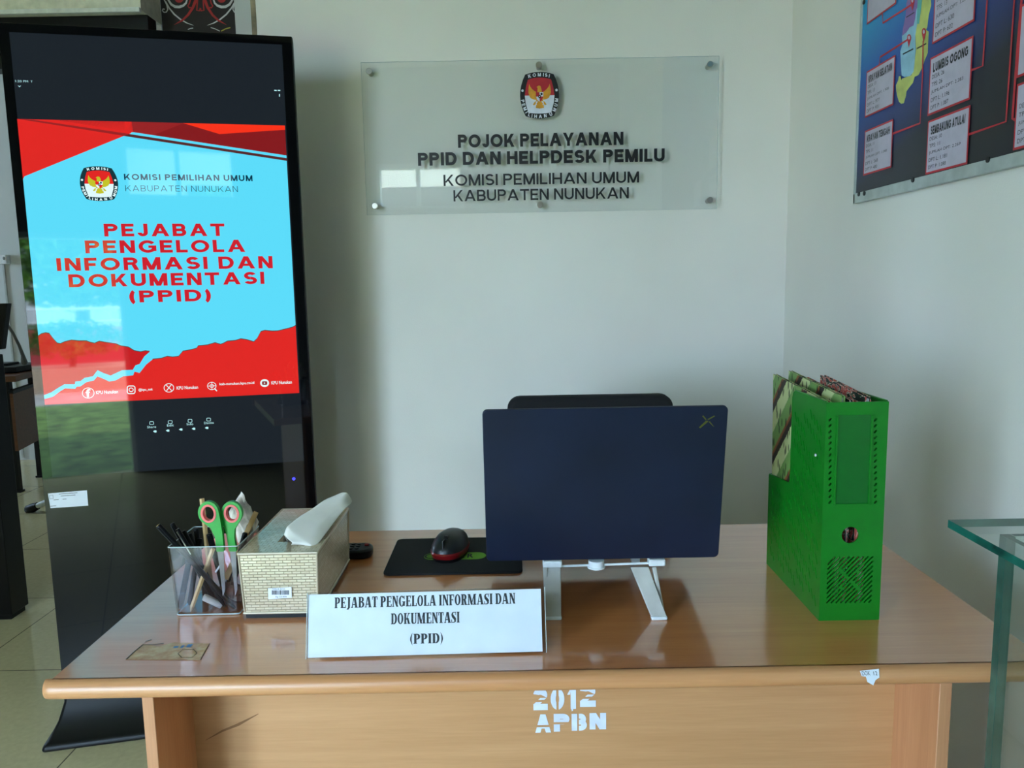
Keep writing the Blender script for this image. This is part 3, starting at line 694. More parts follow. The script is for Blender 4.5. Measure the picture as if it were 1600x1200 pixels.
def slab(ch, bold=.25):
    """Condensed slab-serif glyph in a unit-height box; returns (width, polygons)."""
    o = []
    def V(x, w=.2, a=0, b=1): o.append([(x, a), (x + w, a), (x + w, b), (x, b)])
    def Hh(x0, x1, y, h=.085): o.append([(x0, y), (x1, y), (x1, y + h), (x0, y + h)])
    def bowl(x0, x1, y0, y1, th=.2, thin=.085):
        n = 12; cy = (y0 + y1) / 2; oa = x1 - x0
        out = [(x0 + oa * math.sin(math.pi * k / n) ** .7, cy + (y1 - y0) / 2 * math.cos(math.pi * k / n)) for k in range(n + 1)]
        inn = [(x0 + max(.01, oa - th) * math.sin(math.pi * k / n) ** .7, cy + ((y1 - y0) / 2 - thin) * math.cos(math.pi * k / n)) for k in range(n + 1)]
        for k in range(n): o.append([out[k], out[k + 1], inn[k + 1], inn[k]])
    def oval(x0, x1, a=0, b=360):
        n = 24; cx = (x0 + x1) / 2; A = (x1 - x0) / 2
        ks = range(n)
        for k in ks:
            t0, t1 = a + (b - a) * k / n, a + (b - a) * (k + 1) / n
            f = lambda t, r, q: (cx + (A - r) * math.cos(R(t)), .5 + (.5 - q) * math.sin(R(t)))
            o.append([f(t0, 0, -.01), f(t1, 0, -.01), f(t1, .19, .08), f(t0, .19, .08)])
    def sl(xa, ya, xb, yb, w): o.append([(xa, ya), (xa + w, ya), (xb + w, yb), (xb, yb)])
    S = .05
    if ch == ' ': return .2, o
    if ch in 'PRBDE':
        V(.05); Hh(0, .3, 0, .07); Hh(0, .3, .93, .07)
    if ch == 'P': bowl(.24, .56, .42, 1); Hh(.2, .36, .42); Hh(.2, .36, .915); return .58, o
    if ch == 'R': bowl(.24, .56, .46, 1); Hh(.2, .36, .46); Hh(.2, .36, .915); sl(.36, 0, .26, .5, .2); Hh(.36, .64, 0, .07); return .64, o
    if ch == 'B': bowl(.24, .55, .5, 1); bowl(.24, .6, 0, .56); Hh(.2, .36, .48); Hh(.2, .36, .915); Hh(.2, .36, 0); return .62, o
    if ch == 'D': bowl(.24, .62, 0, 1); Hh(.2, .4, 0); Hh(.2, .4, .915); return .64, o
    if ch == 'E': Hh(.2, .5, .915); Hh(.2, .5, 0); Hh(.2, .4, .46); V(.44, .07, .74, 1); V(.46, .07, 0, .26); V(.37, .05, .38, .62); return .55, o
    if ch == 'F': V(.05); Hh(0, .3, 0, .07); Hh(0, .5, .915); Hh(.2, .4, .46); V(.44, .07, .72, 1); V(.37, .05, .38, .62); return .53, o
    if ch == 'L': V(.05); Hh(0, .3, .93, .07); Hh(0, .5, 0); V(.44, .08, 0, .3); return .54, o
    if ch == 'I': V(.05); Hh(0, .3, 0, .07); Hh(0, .3, .93, .07); return .32, o
    if ch == 'J': V(.16, .2, .0, 1); Hh(.1, .42, .93, .07); sl(.02, -.16, .16, .05, .2); return .44, o
    if ch == 'T': V(.17); Hh(.1, .44, 0, .07); Hh(0, .54, .915); V(0, .07, .7, 1); V(.47, .07, .7, 1); return .56, o
    if ch == 'A': sl(.04, 0, .24, 1, .09); sl(.42, 0, .24, 1, .22); Hh(.14, .46, .26); Hh(-.02, .2, 0, .07); Hh(.36, .7, 0, .07); return .7, o
    if ch == 'N': V(.06, .09); V(.46, .09); sl(.42, 0, .05, 1, .2); Hh(0, .2, 0, .07); Hh(.4, .62, .93, .07); Hh(0, .2, .93, .07); return .64, o
    if ch == 'M': V(.05, .09); V(.6, .2); sl(.32, 0, .06, 1, .2); sl(.34, 0, .62, 1, .08); Hh(0, .2, 0, .07); Hh(.54, .88, 0, .07); Hh(0, .2, .93, .07); Hh(.6, .88, .93, .07); return .9, o
    if ch == 'K': V(.05); Hh(0, .3, 0, .07); Hh(0, .3, .93, .07); sl(.22, .4, .48, 1, .09); sl(.42, 0, .27, .56, .2); Hh(.38, .68, 0, .07); Hh(.4, .64, .93, .07); return .68, o
    if ch == 'U': V(.05, .2, .2, 1); V(.47, .09, .2, 1); Hh(0, .3, .93, .07); Hh(.4, .62, .93, .07); o.append([(.05, .22), (.25, .22), (.3, .08), (.2, -.01), (.1, .06)]); o.append([(.2, -.01), (.3, .08), (.4, .08), (.44, 0)]); o.append([(.4, .08), (.47, .22), (.56, .22), (.52, .08), (.44, 0)]); return .62, o
    if ch == 'O': oval(0, .6); return .62, o
    if ch == 'G': oval(0, .6, 40, 330); V(.42, .2, .05, .44); Hh(.34, .66, .4, .08); V(.5, .08, .68, 1); return .68, o
    if ch == 'S': 
        o.append([(.04, .56), (.22, .5), (.46, .28), (.48, .1), (.3, .0), (.08, .03), (.3, .1), (.3, .24), (.06, .52)])
        o.append([(.22, .5), (.04, .56), (.0, .76), (.08, .94), (.24, 1.0), (.44, .96), (.2, .9), (.18, .76), (.34, .58), (.48, .42), (.5, .24), (.46, .28)])
        V(.0, .07, 0, .3); V(.41, .07, .7, 1); Hh(.03, .3, 0, .07); Hh(.18, .44, .92, .07); return .52, o
    if ch in '()':
        n = 10; pts = []
        for k in range(n):
            for (t0, t1) in ((k / n, (k + 1) / n),):
                f = lambda t, r: ((.24 - (.22 - r) * math.sin(math.pi * t)), -.2 + 1.35 * t)
                q = [f(t0, 0), f(t1, 0), f(t1, .13), f(t0, .13)]
                o.append(q if ch == '(' else [(.26 - x, y) for x, y in q])
        return .28, o
    return .4, o
def slab_line(mb, fr, body, u0, u1, v0, v1, w, mat=0):
    x = 0; polys = []
    for ch in body:
        wd, pg = slab(ch)
        polys += [[(x + a, b) for a, b in p] for p in pg]; x += wd + .035
    k = (u1 - u0) / (x - .035)
    for i, p in enumerate(polys):
        mb.fpoly(fr, [(u0 + a * k, v0 + b * (v1 - v0)) for a, b in p], w + (i % 5) * .00002, mat)
def N2(px, py): return fn.uv(at_pl(px, py, fn.o, fn.ez))
sl_ = MB()
for body, x0, x1, yc, h in (('PEJABAT PENGELOLA INFORMASI DAN', 523, 805.5, 938.3, 16.8), ('DOKUMENTASI', 611, 718.5, 965.5, 17), ('(PPID)', 640.5, 693, 997.5, 15.5)):
    xc = (x0 + x1) / 2
    slab_line(sl_, fn, body, N2(x0, yc)[0], N2(x1, yc)[0], N2(xc, yc + h / 2)[1], N2(xc, yc - h / 2)[1], .0007)
sl_.build('lettering', plain('slab_lettering_ink', (44, 48, 52), .7), sheet, fix=False, label='bold slab lettering on the sheet')

# ================================================================== tissue box
def weave(name, bw, rh, rough):
    mt, N, L, P = nodes(name)
    t = N.new('ShaderNodeTexCoord'); b = N.new('ShaderNodeTexBrick'); b.offset = .5
    b.inputs['Scale'].default_value = 1; b.inputs['Brick Width'].default_value = bw; b.inputs['Row Height'].default_value = rh
    b.inputs['Mortar Size'].default_value = .00055; b.inputs['Mortar Smooth'].default_value = 1.0
    b.inputs['Color1'].default_value = (*lin((226, 212, 184)), 1); b.inputs['Color2'].default_value = (*lin((212, 196, 166)), 1); b.inputs['Mortar'].default_value = (*lin((188, 174, 146)), 1)
    L.new(t.outputs['UV'], b.inputs['Vector']); L.new(b.outputs['Color'], P.inputs['Base Color'])
    P.inputs['Roughness'].default_value = rough; P.inputs['Metallic'].default_value = .25
    iv = N.new('ShaderNodeMath'); iv.operation = 'SUBTRACT'; iv.inputs[0].default_value = 1; L.new(b.outputs['Fac'], iv.inputs[1])
    bump(N, L, iv.outputs[0], .0018, .7, P)
    return mt
M['weave'] = weave('woven_champagne_plastic', .0125, .0042, .26); M['weave_top'] = weave('woven_champagne_lid', .0085, .0085, .16); M['champagne'] = plain('champagne_rim', (204, 190, 164), .3, metal=.2, var=.03)
BX0, BX1, BY0, BY1, BZ = -.399, -.286, 1.078, 1.298, .850
tb = thing('tissue_box', 'champagne tissue box with a basket-weave surface and a black base', 'tissue box', (-.342, 1.188, DZ))
MB().box((BX0 + .004, BY0 + .004, DZ), (BX1 - .004, BY1 - .004, DZ + .008)).build('base', 'black', tb)
cxm = (BX0 + BX1) / 2
def ring4(x0, x1, y0, y1, z): return [Vector((x0, y0, z)), Vector((x1, y0, z)), Vector((x1, y1, z)), Vector((x0, y1, z))]
shell = MB().loft([ring4(BX0 + .003, BX1 - .003, BY0 + .003, BY1 - .003, DZ + .008), ring4(BX0, BX1, BY0, BY1, BZ - .001)], caps=False)
sy0, sy1, sx = 1.125, 1.25, .014
tp = [ring4(BX0, BX1, BY0, BY1, BZ), ring4(cxm - sx, cxm + sx, sy0, sy1, BZ), ring4(cxm - sx, cxm + sx, sy0, sy1, BZ - .012)]
shell.loft(tp, 1, caps=False).loft([ring4(BX0, BX1, BY0, BY1, BZ - .001), ring4(BX0, BX1, BY0, BY1, BZ)], caps=False)
shell.build('shell', ['weave', 'weave_top'], tb, boxuv=True, bevel=.0)
rm = MB(); e = .0022
for z in (DZ + .0085, BZ - .001):
    q = ring4(BX0 + (.002 if z < .8 else -.0005), BX1 - (.002 if z < .8 else -.0005), BY0 + (.002 if z < .8 else -.0005), BY1 - (.002 if z < .8 else -.0005), z)
    for a, b in zip(q, q[1:] + q[:1]): rm.tube([a, b], .0017, 8)
for a, b in zip(ring4(BX0 + .003, BX1 - .003, BY0 + .003, BY1 - .003, DZ + .008), ring4(BX0, BX1, BY0, BY1, BZ)): rm.tube([a, b], .0016, 8)
rm.build('rim', 'champagne', tb, smooth=True)
ft = Fr((0, BY0 + .001, 0), *BACK)
def T2(px, py): p = at_y(px, py, BY0); return p.x, p.z
lb = MB(); lb.fpoly(ft, [T2(419, 919), T2(455.5, 917), T2(456, 934), T2(419.5, 936)], .0016, 0)
x = 425.0
while x < 452: 
    w_ = rnd.choice((.5, .8, 1.2)); lb.fpoly(ft, [T2(x, 922), T2(x + w_, 922), T2(x + w_, 929), T2(x, 929)], .0018, 1); x += w_ + rnd.choice((.5, .7))
lb.ftext(ft, 'Rp 25.000', *(T2(431, 932)[0], T2(448, 932)[0]), T2(440, 934)[1], T2(440, 931)[1], .0018, 1)
lb.ftext(ft, 'TISSUE BOX', *(T2(425, 920)[0], T2(446, 920)[0]), T2(440, 921)[1], T2(440, 919)[1], .0018, 1)
lb.build('barcode_label', ['paper', 'ink'], tb, label='small white barcode label')
# the tissue pulled out through the slot
def curve3(pts, t):
    n = len(pts) - 1; k = min(int(t * n), n - 1); f = t * n - k; f = f * f * (3 - 2 * f) * .3 + f * .7
    return pts[k].lerp(pts[k + 1], f)
t_slot = [Vector((cxm + .003, 1.128, BZ - .010)), Vector((cxm + .002, 1.17, BZ - .010)), Vector((cxm + .003, 1.238, BZ - .010))]
t_crest = [at_y(443, 836, 1.118), at_y(448, 822, 1.126), at_y(472, 799, 1.165), at_y(505, 777, 1.205), at_y(535, 769, 1.235)]
t_mid = [at_y(462, 846, 1.112), at_y(478, 838, 1.118), at_y(500, 815, 1.155), at_y(524, 789, 1.205), at_y(545, 770, 1.240)]
t_edge = [at_y(453, 852, 1.108), at_y(492, 856, 1.104), at_y(520, 820, 1.160), at_y(541, 793, 1.205), at_y(551, 782, 1.240)]
rows = []
for i in range(16):
    s = i / 15; row = []
    for j in range(17):
        t = j / 16
        if s < .35: p = curve3(t_slot, t).lerp(curve3(t_crest, t), s / .35)
        elif s < .7: p = curve3(t_crest, t).lerp(curve3(t_mid, t), (s - .35) / .35)
        else: p = curve3(t_mid, t).lerp(curve3(t_edge, t), (s - .7) / .3)
        p = p + Vector((0, -.010 * math.sin(math.pi * min(1, max(0, (s - .3) / .7))), .003 * math.sin(math.pi * s) * math.sin(5 * t + 4 * s)))
        p += Vector((math.sin(9 * t + 7 * s), math.cos(13 * t + 5 * s), math.sin(11 * t - 6 * s))) * .0016 * s
        row.append(p)
    rows.append(row)
tag(MB().grid(rows).build('paper_tissue', 'tissue', smooth=True, solid=.0006, sub=1), 'white paper tissue sticking up out of the champagne box', 'tissue')

# ================================================================== pencil cup and its contents
CX0, CX1, CY0, CY1 = -.504, -.4065, 1.093, 1.185
cup = thing('pencil_cup', 'square clear plastic pencil cup full of pens beside the tissue box', 'pencil cup', (-.455, 1.139, DZ))
def cring(g, z, e=0): return [Vector(p) for p in ((CX0 - g + e, CY0 - g * .5 + e, z), (CX1 + g - e, CY0 - g * .5 + e, z), (CX1 + g - e, CY1 + g - e, z), (CX0 - g + e, CY1 + g - e, z))]
def rr3(q, r, n=3):
    out = []
    for i in range(4):
        a, b, c = q[i - 1], q[i], q[(i + 1) % 4]
        p0 = b + (a - b).normalized() * r; p1 = b + (c - b).normalized() * r
        for k in range(n + 1):
            t = k / n; out.append(p0.lerp(b, t).lerp(b.lerp(p1, t), t))
    return out
cz = .856
MB().loft([rr3(cring(-.003, DZ + .0005), .006), rr3(cring(-.001, DZ + .003), .006), rr3(cring(.003, cz), .004), rr3(cring(.003, cz, .0018), .004), rr3(cring(-.001, DZ + .005, .0018), .004)]).build('cup_body', 'cup', cup, smooth=True)
for q, r, nm in ((rr3(cring(.0028, cz), .004), .0008, 'cup_rim'), (rr3(cring(-.002, DZ + .0018), .006), .0011, 'cup_base_edge')): MB().tube(q + [q[0]], r, 6, caps=False).build(nm, 'acrylic_edge', cup, smooth=True)
CIN = 'pens and pencils in the clear cup'
def pen(a, b, r, label, mats=('pen_black', 'steel'), name='pen', cat='pen', tip=None, clip=True, capfrac=.34):
    a, b = Vector(a), Vector(b); d = (b - a)
    o = thing(name, label, cat, b, 0, CIN)
    MB().tube([a + d * capfrac * .98, a + d * .92, a + d * .985, b], [r * .9, r * .9, r * .5, r * .15], 12).build('barrel', mats[0], o, smooth=True)
    c = MB().tube([a, a + d * .01, a + d * capfrac], [r * .85, r, r], 12); c.build('cap', mats[0] if len(mats) < 3 else mats[2], o, smooth=True)
    MB().tube([a - d * .004, a], [r * .6, r * .8], 10).build('end_plug', mats[1], o, smooth=True)
    if clip:
        sd = Vector((.0, -1, .0)) * (r + .0012)
        MB().tube([a + d * .02, a + d * .02 + sd, a + d * capfrac * .9 + sd], .0009, 6).build('clip', mats[0] if mats[1] != 'steel' else mats[1], o, smooth=True)
    return o
def pc(px, py, y): return at_y(px, py, y)
M['gold_end'] = plain('brass_pen_end', (206, 176, 110), .35, metal=.6)
pen(pc(247, 821, 1.110), pc(368, 951, 1.107), .0042, 'longest black pen with a gold end leaning out to the left of the cup', ('pen_black', 'gold_end'))
pen(pc(277, 827, 1.128), pc(352, 949, 1.120), .0036, 'black pen leaning left just behind the gold-ended pen', ('pen_black', 'steel'))
pen(pc(286, 830, 1.150), pc(346, 945, 1.140), .0046, 'thick black marker leaning left in the middle of the cup', ('pen_black', 'pen_black'))
pen(pc(301, 846, 1.172), pc(281, 952, 1.118), .0048, 'black pen standing against the left wall of the cup', ('pen_black', 'pen_black'))
pen(pc(312, 842, 1.176), pc(295, 952, 1.133), .0044, 'black pen standing just right of the leftmost upright pen', ('pen_black', 'pen_black'))
pen(pc(327, 834, 1.158), pc(352, 930, 1.150), .0046, 'black capped marker peeking up left of the green scissors', ('pen_black', 'pen_black'))
pen(pc(391, 820, 1.165), pc(350, 925, 1.165), .0046, 'black pen leaning right below the brown stick', ('pen_black', 'pen_black'))
pen(pc(399, 818, 1.176), pc(360, 920, 1.176), .0042, 'rightmost black pen leaning out of the cup toward the tissue box', ('pen_black', 'pen_black'))
pen(pc(269, 818, 1.135), pc(340, 948, 1.135), .0040, 'black pen with a dark cap between the two left-leaning pens', ('pen_black', 'pen_black'))
pen(pc(296, 834, 1.165), pc(332, 950, 1.160), .0042, 'black pen at the back of the cup, its cap level with the rim', ('pen_black', 'pen_black'))
pen(pc(306, 826, 1.178), pc(322, 945, 1.172), .0040, 'slim black pen standing at the back beside the pale pencil', ('pen_black', 'pen_black'))
pen(pc(383, 833, 1.150), pc(356, 940, 1.152), .0040, 'black pen standing at the right wall of the cup under the brown stick', ('pen_black', 'pen_black'))
def pencil(a, b, r, label):
    a, b = Vector(a), Vector(b); d = b - a; o = thing('pencil', label, 'pencil', b, 0, CIN)
    MB().tube([a, a + d * .9], r, 6).build('shaft', 'pencil', o)
    MB().tube([a + d * .9, a + d * .985], [r, r * .25], 6).build('sharpened_end', 'tan', o)
    MB().tube([a + d * .985, b], [r * .25, .0002], 6).build('lead', 'ink', o)
pencil(pc(315.5, 779, 1.17), pc(331, 925, 1.152), .0038, 'pale wooden pencil standing upright behind the green scissors')
pencil(pc(333, 857, 1.125), pc(297, 957, 1.110), .0036, 'pale pencil slanting inside the lower front of the clear cup')
a, b = pc(399, 800, 1.155), pc(352, 905, 1.155); d = (b - a); sd = Vector((d.z, 0, -d.x)).normalized() * .0045
tag(MB().add([a + sd * .6, a - sd, b - sd, b + sd, a + sd * .6 + Vector((0, .003, 0)), a - sd + Vector((0, .003, 0)), b - sd + Vector((0, .003, 0)), b + sd + Vector((0, .003, 0))], [(0, 1, 2, 3), (7, 6, 5, 4), (0, 4, 5, 1), (1, 5, 6, 2), (2, 6, 7, 3), (3, 7, 4, 0)]).build('wooden_stick', 'tan', bevel=.0006), 'flat tan wooden stick leaning right behind the scissors', 'stick')
tag(MB().tube([pc(318, 933, 1.112), pc(321, 934, 1.113), pc(346, 946, 1.122)], [.0046, .0054, .0050], 14).build('chalk', plain('white_chalk', (214, 208, 198), .8)), 'short white chalk stub lying at the bottom of the clear cup', 'chalk')
tag(MB().tube([pc(337, 894, 1.12), pc(347, 879, 1.12)], .0014, 8).build('white_stick', 'white_plastic'), 'thin white stick inside the clear cup behind its front wall', 'stick')
# crumpled brown paper at the bottom of the cup
rows = []
for i in range(7):
    rows.append([Vector((-.468 + .054 * j / 9, 1.128 + .04 * i / 6, DZ + .008 + .022 * math.sin(math.pi * i / 6) * math.sin(math.pi * (j + .3) / 9.6) + rnd.uniform(-.003, .003))) for j in range(10)])
tag(MB().grid(rows).build('brown_paper', 'brown', smooth=False, solid=.001), 'crumpled dark brown paper at the bottom of the pencil cup', 'paper')
# clear packet
M['packet'] = plain('crinkled_clear_packet', (196, 186, 172), .3, var=.25, scale=40)
rows = []
A_, B_, C_, D_ = pc(377, 768, 1.150), pc(404, 816, 1.165), pc(382, 872, 1.17), pc(357, 800, 1.16)
for i in range(9):
    s = i / 8
    rows.append([(A_.lerp(B_, j / 8)).lerp(D_.lerp(C_, j / 8), s) + Vector((0, .003 * math.sin(j * 1.9 + i) + .002 * math.sin(i * 2.3), 0)) for j in range(9)])
tag(MB().grid(rows).build('clear_packet', 'packet', smooth=True, solid=.0005), 'crinkled see-through packet sticking up behind the scissors', 'packet')
# scissors
scs = thing('scissors', 'green-handled scissors with pink rings standing handles-up in the clear cup', 'scissors', (-.435, 1.112, DZ + .01))
SCY = 1.106
pxm = (at_y(346, 800, SCY).x - at_y(345, 800, SCY).x)
for sg, cx_, sh in ((-1, 327, 346), (1, 363, 347)):
    c = at_y(cx_, 801, SCY + .004 * sg); f_ = Fr(c, *BACK)
    oa, ob = 16.2 * pxm, 18.8 * pxm
    shx = (14 if sg < 0 else -11) * pxm; lowz = -62 * pxm
    left = [(-oa * math.cos(R(t)), ob * math.sin(R(t))) for t in range(0, 181, 12)]
    if sg < 0:
        out = [(-oa * math.cos(R(t)), ob * math.sin(R(t))) for t in range(-42, 181, 12)] + [(17 * pxm, -6 * pxm), (19.4 * pxm, -30 * pxm), (20 * pxm, lowz), (8.5 * pxm, lowz), (7.5 * pxm, -38 * pxm), (2 * pxm, -24 * pxm)]
    else:
        out = [(-oa * math.cos(R(t)), ob * math.sin(R(t))) for t in range(0, 223, 12)] + [(3 * pxm, -26 * pxm), (1.5 * pxm, -40 * pxm), (4 * pxm, lowz), (-8 * pxm, lowz), (-10.5 * pxm, -34 * pxm), (-17 * pxm, -8 * pxm)]
    hole = ell(0, -.5 * pxm, 11.8 * pxm, 14.4 * pxm, 22)
    MB().fplate(f_, out, [hole], .007).build('handle', 'scissor_green', scs, bevel=.0012, label='green plastic handle')
    MB().fplate(f_, ell(0, -.5 * pxm, 12 * pxm, 14.6 * pxm, 22), [ell(0, -.5 * pxm, 8.6 * pxm, 11.4 * pxm, 22)], .0085).build('ring_liner', 'scissor_pink', scs, label='pink ring liner')
    x0_ = (8.5 if sg < 0 else -8) * pxm
    MB().fplate(f_, [(x0_, lowz + .004), (x0_ + 10 * pxm, lowz + .004), (x0_ + 8 * pxm, -.118), (x0_ + 4 * pxm, -.128)], [], .0012).build('blade', 'dark_steel', scs)

# ================================================================== mouse pad, mouse, remote
pd = [at_z(*p, DZ) for p in ((598, 901), (809, 902), (632, 845))]
px0, px1, py0, py1 = -.221, .012, 1.237, 1.416
mp = thing('mouse_pad', 'black mouse pad with a green printed logo lying under the mouse', 'mouse pad', ((px0 + px1) / 2, (py0 + py1) / 2, DZ))
fpad = Fr(((px0 + px1) / 2, (py0 + py1) / 2, DZ), (1, 0, 0), (0, 1, 0))
MB().fpoly(fpad, rrect(px1 - px0, py1 - py0, .012), 0, t=.004).build('pad', 'black_soft', mp, bevel=.001)
lg = MB(); a, b = at_z(661, 879, DZ), at_z(760, 866, DZ)
cu, cv = (a.x + b.x) / 2 - fpad.o.x, (a.y + b.y) / 2 - fpad.o.y; wd, hg = b.x - a.x, b.y - a.y
lg.fpoly(fpad, rrect(wd, hg, hg * .49, 6, cu, cv), .0043, 0)
lg.fribbon(fpad, ell(cu - wd * .38, cv, hg * .3, hg * .3, 18), .003, .0046, 1, closed=True)
lg.ftext(fpad, 'R', cu + wd * .2, cu + wd * .3, cv - hg * .28, cv + hg * .28, .0046, 1, .03)
lg.fribbon(fpad, ell(cu + wd * .12, cv, hg * .22, hg * .28, 12, 60, 300), .003, .0046, 1)
lg.build('printed_logo', ['pad_green', 'black_soft'], mp, label='green printed logo')
MC = at_z(704, 866, DZ + .004); MC.z = DZ + .004
mouse = thing('computer_mouse', 'black computer mouse with a red rim on the black pad', 'mouse', MC, R(-12))
def mloop(k, z, n=36, yo=0):
    out = []
    for j in range(n):
        t = 2 * math.pi * j / n; c, s = math.cos(t), math.sin(t)
        out.append(Vector((.031 * k * math.copysign(abs(c) ** .85, c), .050 * k * math.copysign(abs(s) ** .85, s) + yo, z)))
    return out
def mouse_part(rows_, mat, name, caps=True): return MB().loft(rows_, caps=caps).build(name, mat, mouse, smooth=True, local=True)
mouse_part([mloop(.90, 0), mloop(.93, .003), mloop(.95, .006)], 'black', 'mouse_base')
mouse_part([mloop(.95, .006), mloop(1.0, .010), mloop(1.01, .014), mloop(.97, .0165)], 'mouse_red', 'red_rim')
mouse_part([mloop(.97, .0165), mloop(.95, .022), mloop(.88, .028, yo=.002), mloop(.74, .034, yo=.004), mloop(.52, .0385, yo=.006), mloop(.25, .0405, yo=.008), mloop(.04, .041, yo=.008)], 'mouse_black', 'shell')
MB().box((-.0006, -.045, .024), (.0006, -.005, .0382)).build('button_gap', 'ink', mouse, local=True)
MB().tube([(-.003, -.022, .0335), (.003, -.022, .0335)], .008, 16).build('scroll_wheel', 'black', mouse, smooth=True, local=True)
RC = Vector((-.312, 1.338, DZ))
rem = thing('remote_control', 'black remote control with a red button behind the tissue box', 'remote control', RC)
frm = Fr(RC, (1, 0, 0), (0, 1, 0))
MB().fpoly(frm, rrect(.115, .048, .02), .001, t=.016).build('remote_body', 'black', rem, bevel=.004, seg=3)
for k in range(8):
    for j in range(3):
        MB().fpoly(frm, ell(-.042 + k * .0105, -.012 + .012 * j, .0036, .0032, 10), .0165, t=.0025).build('button', 'mouse_black', rem)
MB().fpoly(frm, ell(.046, .006, .004, .0035, 12), .0165, t=.003).build('power_button', plain('red_button', (150, 34, 30), .5), rem, label='red power button')

# ================================================================== laptop and its stand
HB, HT = Vector((.127, 1.085, .8285)), Vector((.127, 1.047, 1.0575))
lap = thing('laptop', 'dark navy laptop seen from behind, its lid raised on a white stand', 'laptop', (.127, 1.085, .8285))
ley = (HT - HB).normalized(); fl = Fr(HB, (1, 0, 0), ley)   # normal toward the camera
LW, LH = .337, (HT - HB).length
lid = MB().fpoly(fl, rrect(LW, LH, .007, 5, 0, LH / 2), -.006, t=.006).build('lid', 'navy', lap, bevel=.0012)
MB().fpoly(fl, rrect(LW - .012, LH - .02, .004, 4, 0, LH / 2), -.0064, t=.0003).build('lid_screen', 'screen_off', lap)
def lapx(px, py): return fl.uv(at_pl(px, py, HB, fl.ez))
lgm = MB()
for pts in (((1092, 667.5), (1094, 669), (1105, 660), (1107, 657.5), (1103, 657)), ((1116, 649), (1117, 650.5), (1107, 656), (1105, 655)), ((1097, 650), (1099, 649), (1104, 655), (1102.5, 656.5)), ((1107, 659), (1109, 658), (1116, 667), (1113, 665))):
    lgm.fpoly(fl, [lapx(*p) for p in pts], .0004)
lgm.build('lid_logo', 'gold_logo', lid, label='small dull gold crossed-strokes logo')
bey = Vector((0, .235, -.035)).normalized(); fb = Fr(HB + Vector((0, .007, .0135)), (1, 0, 0), bey)
base = MB().fpoly(fb, rrect(LW, .228, .008, 5, 0, .118), -.013, t=.013).build('base', 'navy', lap, bevel=.002)
kb = MB()
for r in range(5):
    for k in range(14): kb.fbox(fb, -.145 + k * .0208, -.145 + k * .0208 + .0175, .028 + r * .019, .0445 + r * .019, .0002, .0014)
kb.build('keyboard', 'black', base)
MB().fbox(fb, -.05, .05, .135, .205, .0002, .0005).build('touchpad', 'screen_off', base)
MB().tube([fl.p(-.14, .0015, -.008), fl.p(.14, .0015, -.008)], .0045, 12).build('hinge', 'black', lap, smooth=True)
std = thing('laptop_stand', 'white folding laptop stand with two splayed legs', 'laptop stand', (.13, 1.12, DZ))
SYY = 1.088
fst = Fr((0, SYY, 0), *BACK)
def ST(px, py): p = at_y(px, py, SYY); return p.x, p.z
zb = ST(860, 885)[1]
lowb = ST(848, 873)[1]
for x0, x1 in ((848, 878), (1013, 1039)):
    a, b = ST(x0, 886 if x0 < 900 else 883.5), ST(x1, 875 if x0 < 900 else 872.5)
    MB().box((a[0], SYY - .006, a[1]), (b[0], SYY + .012, b[1])).build('end_block', 'white_plastic', std, bevel=.002)
a, b = ST(876, 885.5), ST(1016, 880.5)
MB().tube([(a[0], SYY + .002, a[1]), (b[0], SYY + .002, b[1])], .0018, 8).build('crossbar', 'white_plastic', std, smooth=True)
c = ST(932, 882)
MB().tube([(c[0], SYY + .003, c[1] - .0055), (c[0], SYY + .003, c[1] - .003), (c[0], SYY + .003, c[1] - .0028), (c[0], SYY + .003, c[1] + .006)], [.013, .013, .0115, .0115], 20).build('pivot', 'white_plastic', std, smooth=True)
def slat(p0, w0, p1, w1, t, name):
    """A flat tapered bar from p0 down to p1."""
    p0, p1 = Vector(p0), Vector(p1); d = (p1 - p0).normalized(); n = Vector((1, 0, 0)).cross(d).normalized()
    if n.y > 0: n = -n
    sx = Vector((1, 0, 0))
    vs = [p0 - sx * w0 / 2, p0 + sx * w0 / 2, p1 + sx * w1 / 2, p1 - sx * w1 / 2]
    return MB().add([v + n * t / 2 for v in vs] + [v - n * t / 2 for v in vs], [(0, 1, 2, 3), (7, 6, 5, 4), (0, 4, 5, 1), (1, 5, 6, 2), (2, 6, 7, 3), (3, 7, 4, 0)]).build(name, 'stand_leg', std, bevel=.0012)
M['stand_leg'] = plain('shaded_frosted_plastic', (186, 184, 178), .35)  # frosted leg plastic, greyed to stand in for the shade on it
for (tx_, bx_, sgn) in ((862, 865, -1), (999, 1030, 1)):
    t3 = at_y(tx_, 886, SYY); f3 = at_z(bx_, 965, DZ + .003)
    slat(t3, .026, f3, .022, .005, 'leg')
    MB().box((f3.x - .0115, f3.y - .004, DZ), (f3.x + .0115, f3.y + .008, DZ + .0055)).build('foot', 'white_plastic', std, bevel=.002)
for (tx_, ty, bx_, by) in ((852, 886, 854, 950), (1022, 886, 1036, 950)):
    t3 = at_y(tx_, ty, SYY - .004); f3 = at_z(bx_, by + 8, DZ + .004)
    slat(t3 + Vector((0, .0, 0)), .006, f3 + Vector((0, .006, .002)), .006, .006, 'strut')
teeth = MB()
for k in range(8):
    q = at_y(1021 + 1.5 * k, 908 + 5.2 * k, SYY - .004 - .003 * k)
    teeth.box((q.x - .004, q.y - .001, q.z - .0006), (q.x + .001, q.y + .002, q.z + .0006))
teeth.build('ratchet_teeth', 'white_plastic', std)
